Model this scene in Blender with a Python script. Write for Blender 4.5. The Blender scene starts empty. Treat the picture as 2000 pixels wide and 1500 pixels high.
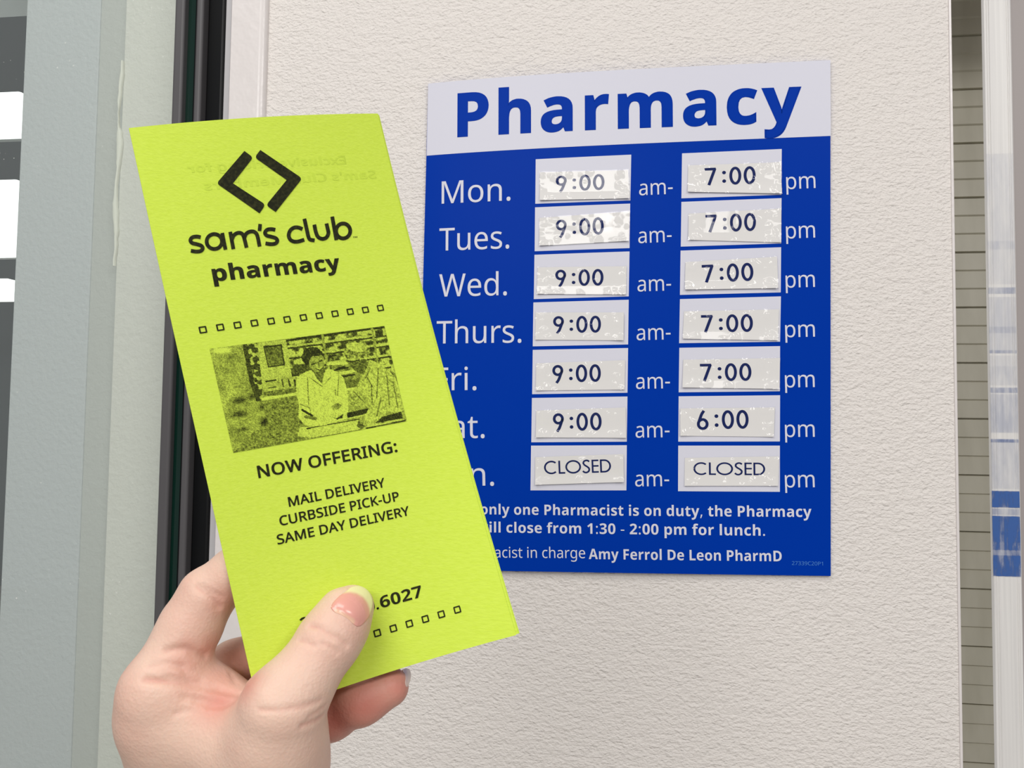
import bpy, bmesh, math, random
import numpy as np
from mathutils import Vector, Matrix
from mathutils.geometry import tessellate_polygon

scene = bpy.context.scene
col = scene.collection

# ------------------------------------------------------------------ camera
EYE = np.array([-0.0084, -0.7746, 1.3943])
YAW, PITCH, ROLL = 0.1277, 0.0490, 0.0128
FPX = 1500.0                                   # focal length in pixels of a 2000 x 1500 frame
_fw = np.array([-math.sin(YAW)*math.cos(PITCH), math.cos(YAW)*math.cos(PITCH), math.sin(PITCH)])
_r0 = np.array([math.cos(YAW), math.sin(YAW), 0.0])
_u0 = np.cross(_r0, _fw)
RIGHT = math.cos(ROLL)*_r0 + math.sin(ROLL)*_u0
UP = -math.sin(ROLL)*_r0 + math.cos(ROLL)*_u0
FWD = _fw
cam = bpy.data.cameras.new('camera')
cam.sensor_fit = 'HORIZONTAL'; cam.sensor_width = 36.0; cam.lens = 36.0*FPX/2000.0
cam.clip_start = 0.01; cam.clip_end = 100
cam_ob = bpy.data.objects.new('camera', cam); col.objects.link(cam_ob)
cam_ob.matrix_world = Matrix(((RIGHT[0], UP[0], -FWD[0], EYE[0]), (RIGHT[1], UP[1], -FWD[1], EYE[1]),
                              (RIGHT[2], UP[2], -FWD[2], EYE[2]), (0, 0, 0, 1)))
scene.camera = cam_ob

# ------------------------------------------------------------------ world, lights, exposure
world = bpy.data.worlds.new('store_ambience'); scene.world = world
world.use_nodes = True
_bg = world.node_tree.nodes['Background']
_bg.inputs['Color'].default_value = (0.93, 0.95, 1.0, 1); _bg.inputs['Strength'].default_value = 0.27


def area(name, loc, target, sx, sy, watts, colour):
    L = bpy.data.lights.new(name, 'AREA'); L.shape = 'RECTANGLE'; L.size = sx; L.size_y = sy
    L.energy = watts; L.color = colour
    o = bpy.data.objects.new(name, L); col.objects.link(o); o.location = loc
    o.rotation_euler = (Vector(target) - Vector(loc)).to_track_quat('-Z', 'Y').to_euler()
    return o


area('ceiling_troffer', (-0.60, -1.20, 2.95), (-0.50, -0.8, 0), 1.2, 0.6, 16, (1.0, 0.97, 0.93))
area('ceiling_troffer', (1.50, -2.2, 2.95), (1.0, -1.4, 0), 1.2, 0.6, 34, (1.0, 0.97, 0.93))
area('ceiling_troffer', (-0.75, -3.9, 2.95), (-0.3, -1.0, 0.6), 1.8, 0.9, 44, (1.0, 0.98, 0.95))
area('ceiling_troffer', (0.6, -5.4, 2.95), (0.5, -4.4, 0), 1.2, 0.6, 16, (1.0, 0.98, 0.95))
area('ceiling_troffer', (-1.2, -5.8, 2.95), (-1.0, -5.0, 0), 1.2, 0.6, 14, (1.0, 0.98, 0.95))
scene.view_settings.view_transform = 'Standard'
scene.view_settings.look = 'None'
scene.view_settings.gamma = 1.0
scene.view_settings.use_curve_mapping = False
scene.view_settings.exposure = 0.0


# ------------------------------------------------------------------ helpers
def ray(px, py):
    return FWD + RIGHT*(px - 1000.0)/FPX - UP*(py - 750.0)/FPX


def at(px, py, Y):
    """the point of the plane y = Y that the eye sees in the photograph at (px, py)"""
    d = ray(px, py)
    return EYE + d*((Y - EYE[1])/d[1])


def lin(r, g, b):
    f = lambda c: (c/255/12.92) if c/255 <= 0.04045 else ((c/255 + 0.055)/1.055)**2.4
    return (f(r), f(g), f(b), 1.0)


def tag(o, label=None, category=None, group=None, kind=None):
    if label: o['label'] = label
    if category: o['category'] = category
    if group: o['group'] = group
    if kind: o['kind'] = kind
    return o


def empty(name, loc):
    o = bpy.data.objects.new(name, None); col.objects.link(o); o.location = loc
    o.empty_display_size = 0.05
    return o


def world_loc(o):
    v = np.zeros(3)
    while o is not None:
        v = v + np.array(o.location); o = o.parent
    return v


def mk(name, verts, faces, mats, parent=None, idx=None, smooth=False, origin=None):
    """link one mesh object; verts are given in world coordinates"""
    if not isinstance(mats, (list, tuple)): mats = [mats]
    verts = np.asarray(verts, float).reshape(-1, 3)
    base = world_loc(parent) if parent is not None else np.zeros(3)
    org = np.asarray(origin, float) if origin is not None else base
    me = bpy.data.meshes.new(name)
    me.from_pydata((verts - org).tolist(), [], [list(map(int, f)) for f in faces])
    for m in mats: me.materials.append(m)
    if idx is not None:
        me.polygons.foreach_set('material_index', np.asarray(idx, dtype=np.int32))
    if smooth:
        me.polygons.foreach_set('use_smooth', np.ones(len(me.polygons), dtype=bool))
    me.update()
    o = bpy.data.objects.new(name, me); col.objects.link(o)
    if parent is not None: o.parent = parent
    o.location = org - base
    return o


class MB:
    """collects boxes and swept profiles into one mesh"""
    def __init__(s): s.v = []; s.f = []; s.m = []

    def box(s, a, b, mi=0, bev=0.0):
        bm = bmesh.new(); bmesh.ops.create_cube(bm, size=1)
        a = np.array(a, float); b = np.array(b, float)
        for v in bm.verts:
            v.co = Vector((a + b)/2 + np.array(v.co)*(b - a))
        if bev: bmesh.ops.bevel(bm, geom=bm.edges[:], offset=bev, segments=3, affect='EDGES', profile=0.5)
        n = len(s.v); bm.verts.index_update()
        s.v += [tuple(v.co) for v in bm.verts]
        for f in bm.faces: s.f.append([n + v.index for v in f.verts]); s.m.append(mi)
        bm.free(); return s

    def sweep(s, prof, axis, a, b, mi=0, close=True):
        """prof: 2-D outline; axis 'z': prof is (x, y); axis 'x': prof is (y, z)"""
        n = len(s.v); k = len(prof)
        for t in (a, b):
            for p, q in prof:
                s.v.append((p, q, t) if axis == 'z' else (t, p, q))
        for i in range(k if close else k - 1):
            j = (i + 1) % k
            s.f.append([n + i, n + j, n + k + j, n + k + i]); s.m.append(mi)
        if close:
            s.f.append([n + i for i in range(k)][::-1]); s.m.append(mi)
            s.f.append([n + k + i for i in range(k)]); s.m.append(mi)
        return s

    def build(s, name, mats, parent=None, smooth=False, origin=None):
        o = mk(name, s.v, s.f, mats, parent, s.m, smooth, origin)
        bm = bmesh.new(); bm.from_mesh(o.data); bmesh.ops.recalc_face_normals(bm, faces=bm.faces)
        bm.to_mesh(o.data); bm.free()
        return o


def sheet(name, fn, nu, nv, thick, mats, parent=None, smooth=True, matfn=None):
    """closed thin sheet: fn(u, v, off) -> world point, off measured towards the viewer"""
    V = []; F = []; M = []
    for off in (0.0, -thick):
        for j in range(nv + 1):
            for i in range(nu + 1):
                V.append(fn(i/nu, j/nv, off))
    A = (nu + 1)*(nv + 1); id_ = lambda i, j, k: k*A + j*(nu + 1) + i
    for j in range(nv):
        for i in range(nu):
            F.append([id_(i, j, 0), id_(i, j + 1, 0), id_(i + 1, j + 1, 0), id_(i + 1, j, 0)])
            M.append(matfn((i + .5)/nu, (j + .5)/nv) if matfn else 0)
            F.append([id_(i, j, 1), id_(i + 1, j, 1), id_(i + 1, j + 1, 1), id_(i, j + 1, 1)]); M.append(0)
    rim = [(i, 0) for i in range(nu)] + [(nu, j) for j in range(nv)] + [(i, nv) for i in range(nu, 0, -1)] + [(0, j) for j in range(nv, 0, -1)]
    for a, b in zip(rim, rim[1:] + rim[:1]):
        F.append([id_(*a, 0), id_(*b, 0), id_(*b, 1), id_(*a, 1)]); M.append(0)
    o = mk(name, V, F, mats, parent, M, False)
    bm = bmesh.new(); bm.from_mesh(o.data); bmesh.ops.recalc_face_normals(bm, faces=bm.faces); bm.to_mesh(o.data); bm.free()
    if smooth:
        n = len(o.data.polygons); s = np.zeros(n, dtype=bool); s[:2*nu*nv] = True
        o.data.polygons.foreach_set('use_smooth', s)
        for e in o.data.edges:
            pass
        o.data.set_sharp_from_angle(angle=math.radians(40))
    return o


# ------------------------------------------------------------------ materials
def mat(name, colour, rough=0.5, spec=0.5, metal=0.0, sss=0.0):
    m = bpy.data.materials.new(name); m.use_nodes = True
    b = m.node_tree.nodes['Principled BSDF']
    b.inputs['Base Color'].default_value = colour
    b.inputs['Roughness'].default_value = rough
    b.inputs['Specular IOR Level'].default_value = spec
    b.inputs['Metallic'].default_value = metal
    return m


def nd(m, typ, **kw):
    n = m.node_tree.nodes.new(typ)
    for k, v in kw.items():
        if k in n.inputs: n.inputs[k].default_value = v
        else: setattr(n, k, v)
    return n


def ln(m, a, b): m.node_tree.links.new(a, b)


def bumpy(m, scale, dist, strength=1.0, detail=3.0, rough=0.55, stretch=None, extra=None):
    """procedural relief on a surface, from object coordinates"""
    b = m.node_tree.nodes['Principled BSDF']
    tc = nd(m, 'ShaderNodeTexCoord'); src = tc.outputs['Object']
    if stretch:
        mp = nd(m, 'ShaderNodeMapping'); mp.inputs['Scale'].default_value = stretch
        ln(m, src, mp.inputs['Vector']); src = mp.outputs['Vector']
    nz = nd(m, 'ShaderNodeTexNoise', Scale=scale, Detail=detail, Roughness=rough); ln(m, src, nz.inputs['Vector'])
    bp = nd(m, 'ShaderNodeBump', Strength=strength, Distance=dist); ln(m, nz.outputs['Fac'], bp.inputs['Height'])
    ln(m, bp.outputs['Normal'], b.inputs['Normal'])
    return src


def mottle(m, c1, c2, scale, lo=0.35, hi=0.65, detail=4.0, stretch=None):
    b = m.node_tree.nodes['Principled BSDF']
    tc = nd(m, 'ShaderNodeTexCoord'); src = tc.outputs['Object']
    if stretch:
        mp = nd(m, 'ShaderNodeMapping'); mp.inputs['Scale'].default_value = stretch
        ln(m, src, mp.inputs['Vector']); src = mp.outputs['Vector']
    nz = nd(m, 'ShaderNodeTexNoise', Scale=scale, Detail=detail); ln(m, src, nz.inputs['Vector'])
    cr = nd(m, 'ShaderNodeValToRGB'); cr.color_ramp.elements[0].position = lo; cr.color_ramp.elements[1].position = hi
    cr.color_ramp.elements[0].color = c1; cr.color_ramp.elements[1].color = c2
    ln(m, nz.outputs['Fac'], cr.inputs['Fac']); ln(m, cr.outputs['Color'], b.inputs['Base Color'])


def fresnel(m, ior):
    """the same thin-sheet reflectance from either face"""
    ge = nd(m, 'ShaderNodeNewGeometry'); mr = nd(m, 'ShaderNodeMapRange'); ln(m, ge.outputs['Backfacing'], mr.inputs['Value'])
    mr.inputs['To Min'].default_value = ior; mr.inputs['To Max'].default_value = 1/ior
    f = nd(m, 'ShaderNodeFresnel'); ln(m, mr.outputs[0], f.inputs['IOR']); return f


M = {}
# painted wall with a rolled, orange-peel relief
m = M['wall'] = mat('painted_drywall', lin(231, 225, 220), 0.5, 0.4)
b_ = m.node_tree.nodes['Principled BSDF']
tc_ = nd(m, 'ShaderNodeTexCoord')
mp = nd(m, 'ShaderNodeMapping'); mp.inputs['Scale'].default_value = (0.8, 1.0, 1.25); ln(m, tc_.outputs['Object'], mp.inputs['Vector'])
n1 = nd(m, 'ShaderNodeTexNoise', Scale=300.0, Detail=3.0, Roughness=0.55); ln(m, mp.outputs['Vector'], n1.inputs['Vector'])
n2 = nd(m, 'ShaderNodeTexNoise', Scale=110.0, Detail=2.0, Roughness=0.5); ln(m, mp.outputs['Vector'], n2.inputs['Vector'])
ad = nd(m, 'ShaderNodeMath', operation='MULTIPLY_ADD'); ln(m, n2.outputs['Fac'], ad.inputs[0]); ad.inputs[1].default_value = 0.8
ln(m, n1.outputs['Fac'], ad.inputs[2])
bp_ = nd(m, 'ShaderNodeBump', Strength=0.95, Distance=0.0022); ln(m, ad.outputs[0], bp_.inputs['Height'])
ln(m, bp_.outputs['Normal'], b_.inputs['Normal'])
M['trim'] = mat('trim_paint', lin(226, 220, 218), 0.28, 0.5); bumpy(M['trim'], 40, 0.0012)
M['trimgrey'] = mat('grey_trim_paint', lin(190, 188, 190), 0.4, 0.5)
M['reveal'] = mat('reveal_paint', lin(226, 226, 218), 0.5, 0.4); bumpy(M['reveal'], 150, 0.0012)
M['greypanel'] = mat('blue_grey_paint', lin(202, 207, 209), 0.5, 0.4); bumpy(M['greypanel'], 170, 0.0010)
M['greyband'] = mat('band_paint', lin(197, 200, 196), 0.5, 0.4); bumpy(M['greyband'], 170, 0.0008)
M['caulk'] = mat('caulk', lin(240, 240, 228), 0.45, 0.4)
M['gasket'] = mat('black_rubber', lin(9, 10, 12), 0.45, 0.25)
M['gasketgrey'] = mat('grey_rubber', lin(84, 82, 84), 0.4, 0.4)
M['glassedge'] = mat('green_glass_edge', lin(8, 40, 32), 0.1, 0.5)
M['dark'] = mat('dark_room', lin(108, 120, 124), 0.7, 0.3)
M['floor'] = mat('vinyl_floor', lin(178, 172, 164), 0.35, 0.5); mottle(M['floor'], lin(170, 165, 158), lin(188, 183, 175), 3.0)
m = M['lamp'] = bpy.data.materials.new('lamp_diffuser'); m.use_nodes = True
b_ = m.node_tree.nodes['Principled BSDF']; b_.inputs['Base Color'].default_value = (1, 1, 1, 1)
b_.inputs['Emission Color'].default_value = (0.96, 1.0, 0.97, 1); b_.inputs['Emission Strength'].default_value = 1.5
M['lampcase'] = mat('lamp_case', lin(200, 205, 203), 0.4)
M['shutter'] = mat('shutter_paint', lin(205, 201, 184), 0.42, 0.5)
mottle(M['shutter'], lin(202, 197, 178), lin(213, 208, 190), 30, stretch=(1, 1, 0.2))

# glass pane: fresnel reflection over a clear, faintly green see-through, with specks of dust
m = M['glass'] = bpy.data.materials.new('window_glass'); m.use_nodes = True
nt = m.node_tree; nt.nodes.clear()
out = nd(m, 'ShaderNodeOutputMaterial'); tr = nd(m, 'ShaderNodeBsdfTransparent'); tr.inputs['Color'].default_value = (0.965, 0.98, 0.972, 1)
gl = nd(m, 'ShaderNodeBsdfGlossy'); gl.inputs['Roughness'].default_value = 0.02
fr = fresnel(m, 1.5); mx = nd(m, 'ShaderNodeMixShader')
ln(m, fr.outputs[0], mx.inputs[0]); ln(m, tr.outputs[0], mx.inputs[1]); ln(m, gl.outputs[0], mx.inputs[2])
df = nd(m, 'ShaderNodeBsdfDiffuse'); df.inputs['Color'].default_value = (0.9, 0.9, 0.86, 1)
tc_ = nd(m, 'ShaderNodeTexCoord')
vo = nd(m, 'ShaderNodeTexVoronoi', Scale=90.0); ln(m, tc_.outputs['Object'], vo.inputs['Vector'])
n1 = nd(m, 'ShaderNodeTexNoise', Scale=12.0, Detail=3.0); ln(m, tc_.outputs['Object'], n1.inputs['Vector'])
lt = nd(m, 'ShaderNodeMath', operation='LESS_THAN'); ln(m, vo.outputs['Distance'], lt.inputs[0])
sz = nd(m, 'ShaderNodeMapRange'); ln(m, n1.outputs['Fac'], sz.inputs['Value'])
sz.inputs['From Min'].default_value = 0.42; sz.inputs['From Max'].default_value = 0.75
sz.inputs['To Min'].default_value = 0.0; sz.inputs['To Max'].default_value = 0.11
ln(m, sz.outputs[0], lt.inputs[1])
mx2 = nd(m, 'ShaderNodeMixShader'); hz = nd(m, 'ShaderNodeMath', operation='MULTIPLY_ADD'); ln(m, lt.outputs[0], hz.inputs[0])
hz.inputs[1].default_value = 0.5; hz.inputs[2].default_value = 0.04
ln(m, hz.outputs[0], mx2.inputs[0]); ln(m, mx.outputs[0], mx2.inputs[1]); ln(m, df.outputs[0], mx2.inputs[2])
ln(m, mx2.outputs[0], out.inputs['Surface'])

# aluminium post: pale, vertically drawn, with torn blue film residue in bands
m = M['post'] = mat('pale_aluminium', lin(215, 213, 210), 0.42, 0.5, 0.0)
b_ = m.node_tree.nodes['Principled BSDF']
tc_ = nd(m, 'ShaderNodeTexCoord'); mp = nd(m, 'ShaderNodeMapping'); mp.inputs['Scale'].default_value = (260, 260, 3)
ln(m, tc_.outputs['Object'], mp.inputs['Vector'])
n1 = nd(m, 'ShaderNodeTexNoise', Scale=1.0, Detail=3.0); ln(m, mp.outputs['Vector'], n1.inputs['Vector'])
cr = nd(m, 'ShaderNodeValToRGB'); cr.color_ramp.elements[0].position = 0.3; cr.color_ramp.elements[1].position = 0.7
cr.color_ramp.elements[0].color = lin(226, 224, 222); cr.color_ramp.elements[1].color = lin(243, 241, 238)
ln(m, n1.outputs['Fac'], cr.inputs['Fac']); ln(m, cr.outputs['Color'], b_.inputs['Base Color'])
m = M['film'] = bpy.data.materials.new('blue_film'); m.use_nodes = True
nt = m.node_tree; b_ = nt.nodes['Principled BSDF']; b_.inputs['Roughness'].default_value = 0.3
out = nt.nodes['Material Output']
at_ = nd(m, 'ShaderNodeAttribute'); at_.attribute_name = 'ink'
tc_ = nd(m, 'ShaderNodeTexCoord'); mp = nd(m, 'ShaderNodeMapping'); mp.inputs['Scale'].default_value = (120, 120, 26)
ln(m, tc_.outputs['Object'], mp.inputs['Vector'])
n1 = nd(m, 'ShaderNodeTexNoise', Scale=1.0, Detail=6.0, Roughness=0.65); ln(m, mp.outputs['Vector'], n1.inputs['Vector'])
mr = nd(m, 'ShaderNodeMapRange'); ln(m, n1.outputs['Fac'], mr.inputs['Value'])
mr.inputs['From Min'].default_value = 0.36; mr.inputs['From Max'].default_value = 0.62
mu = nd(m, 'ShaderNodeMath', operation='MULTIPLY', use_clamp=True); ln(m, mr.outputs[0], mu.inputs[0]); ln(m, at_.outputs['Fac'], mu.inputs[1])
ba = nd(m, 'ShaderNodeMath', operation='MULTIPLY_ADD', use_clamp=True); ln(m, at_.outputs['Fac'], ba.inputs[0]); ba.inputs[1].default_value = 0.55; ln(m, mu.outputs[0], ba.inputs[2])
b_.inputs['Base Color'].default_value = lin(66, 104, 172)
tr = nd(m, 'ShaderNodeBsdfTransparent'); mx = nd(m, 'ShaderNodeMixShader')
ln(m, ba.outputs[0], mx.inputs[0]); ln(m, tr.outputs[0], mx.inputs[1]); ln(m, b_.outputs[0], mx.inputs[2]); ln(m, mx.outputs[0], out.inputs['Surface'])
M['rightwall'] = mat('grey_brown_paint', lin(168, 160, 158), 0.5)

# the sign
M['blue'] = mat('blue_print', lin(0, 54, 164), 0.35, 0.03)
M['signwhite'] = mat('white_print', lin(217, 217, 229), 0.35, 0.10)
M['signedge'] = mat('sign_plastic', lin(225, 225, 232), 0.4, 0.4)
M['codeink'] = mat('pale_blue_print', lin(70, 130, 210), 0.35, 0.35)
M['strip'] = mat('label_paper', lin(231, 229, 227), 0.5, 0.2)
M['navy'] = mat('navy_ink', lin(10, 30, 90), 0.5, 0.1)
m = M['tape'] = bpy.data.materials.new('clear_tape'); m.use_nodes = True
nt = m.node_tree; nt.nodes.clear()
out = nd(m, 'ShaderNodeOutputMaterial'); tr = nd(m, 'ShaderNodeBsdfTransparent'); tr.inputs['Color'].default_value = (0.985, 0.985, 0.985, 1)
gl = nd(m, 'ShaderNodeBsdfGlossy'); gl.inputs['Roughness'].default_value = 0.045
fr = fresnel(m, 1.6); mx = nd(m, 'ShaderNodeMixShader')
sc_ = nd(m, 'ShaderNodeMath', operation='MULTIPLY'); ln(m, fr.outputs[0], sc_.inputs[0]); sc_.inputs[1].default_value = 0.62; ln(m, sc_.outputs[0], mx.inputs[0]); ln(m, tr.outputs[0], mx.inputs[1]); ln(m, gl.outputs[0], mx.inputs[2]); ln(m, mx.outputs[0], out.inputs['Surface'])

# the leaflet
PAPER = lin(205, 228, 74); INK = lin(40, 44, 22)
m = M['paper'] = mat('lime_paper', PAPER, 0.75, 0.2)
mottle(m, lin(203, 227, 76), lin(208, 231, 85), 900, 0.3, 0.7, 3.0, (0.3, 1, 1))
bumpy(m, 1100, 0.00016, 0.8, 2.0, 0.6, (0.28, 1, 1.2))
M['ink'] = mat('black_toner', INK, 0.6, 0.1)
mottle(M['ink'], lin(30, 32, 15), lin(54, 55, 28), 900, 0.4, 0.75)
M['ghost'] = mat('show_through', lin(199, 223, 76), 0.75, 0.2)
m = M['photo'] = mat('printed_photo', PAPER, 0.65, 0.08)
at_ = nd(m, 'ShaderNodeAttribute'); at_.attribute_name = 'tone'
mxc = nd(m, 'ShaderNodeMix', data_type='RGBA'); ln(m, at_.outputs['Fac'], mxc.inputs['Factor'])
mxc.inputs[6].default_value = lin(36, 39, 14); mxc.inputs[7].default_value = lin(208, 230, 86)
ln(m, mxc.outputs[2], m.node_tree.nodes['Principled BSDF'].inputs['Base Color'])

# skin
m = M['skin'] = mat('skin', lin(240, 206, 184), 0.48, 0.35)
b_ = m.node_tree.nodes['Principled BSDF']
b_.inputs['Subsurface Weight'].default_value = 0.18
b_.inputs['Subsurface Radius'].default_value = (0.6, 0.25, 0.15); b_.inputs['Subsurface Scale'].default_value = 0.004
at_ = nd(m, 'ShaderNodeAttribute'); at_.attribute_name = 'flush_and_shade'
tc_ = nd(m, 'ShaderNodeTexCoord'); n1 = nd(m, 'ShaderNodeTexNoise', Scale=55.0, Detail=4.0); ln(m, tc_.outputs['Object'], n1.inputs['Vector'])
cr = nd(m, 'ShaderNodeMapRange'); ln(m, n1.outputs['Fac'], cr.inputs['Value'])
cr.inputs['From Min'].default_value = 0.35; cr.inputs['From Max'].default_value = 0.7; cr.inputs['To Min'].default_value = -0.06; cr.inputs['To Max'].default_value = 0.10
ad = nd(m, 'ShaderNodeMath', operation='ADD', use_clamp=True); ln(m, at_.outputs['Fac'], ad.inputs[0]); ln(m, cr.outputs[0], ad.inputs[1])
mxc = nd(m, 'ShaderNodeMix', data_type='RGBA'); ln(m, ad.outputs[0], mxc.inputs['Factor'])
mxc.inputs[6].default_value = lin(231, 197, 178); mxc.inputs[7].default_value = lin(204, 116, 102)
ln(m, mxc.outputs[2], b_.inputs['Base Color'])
n2 = nd(m, 'ShaderNodeTexVoronoi', Scale=900.0); ln(m, tc_.outputs['Object'], n2.inputs['Vector'])
n3 = nd(m, 'ShaderNodeTexNoise', Scale=420.0, Detail=3.0); ln(m, tc_.outputs['Object'], n3.inputs['Vector'])
ad = nd(m, 'ShaderNodeMath', operation='MULTIPLY_ADD'); ln(m, n2.outputs['Distance'], ad.inputs[0]); ad.inputs[1].default_value = 0.5; ln(m, n3.outputs['Fac'], ad.inputs[2])
bp_ = nd(m, 'ShaderNodeBump', Strength=0.4, Distance=0.0004); ln(m, ad.outputs[0], bp_.inputs['Height']); ln(m, bp_.outputs['Normal'], b_.inputs['Normal'])
m = M['nail'] = mat('nail', lin(238, 176, 166), 0.22, 0.5)
at_ = nd(m, 'ShaderNodeAttribute'); at_.attribute_name = 'free'
mxc = nd(m, 'ShaderNodeMix', data_type='RGBA'); ln(m, at_.outputs['Fac'], mxc.inputs['Factor'])
mxc.inputs[6].default_value = lin(230, 164, 152); mxc.inputs[7].default_value = lin(240, 232, 180)
ln(m, mxc.outputs[2], m.node_tree.nodes['Principled BSDF'].inputs['Base Color'])
M['sidenail'] = mat('side_nail', lin(226, 200, 190), 0.25, 0.5)

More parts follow.
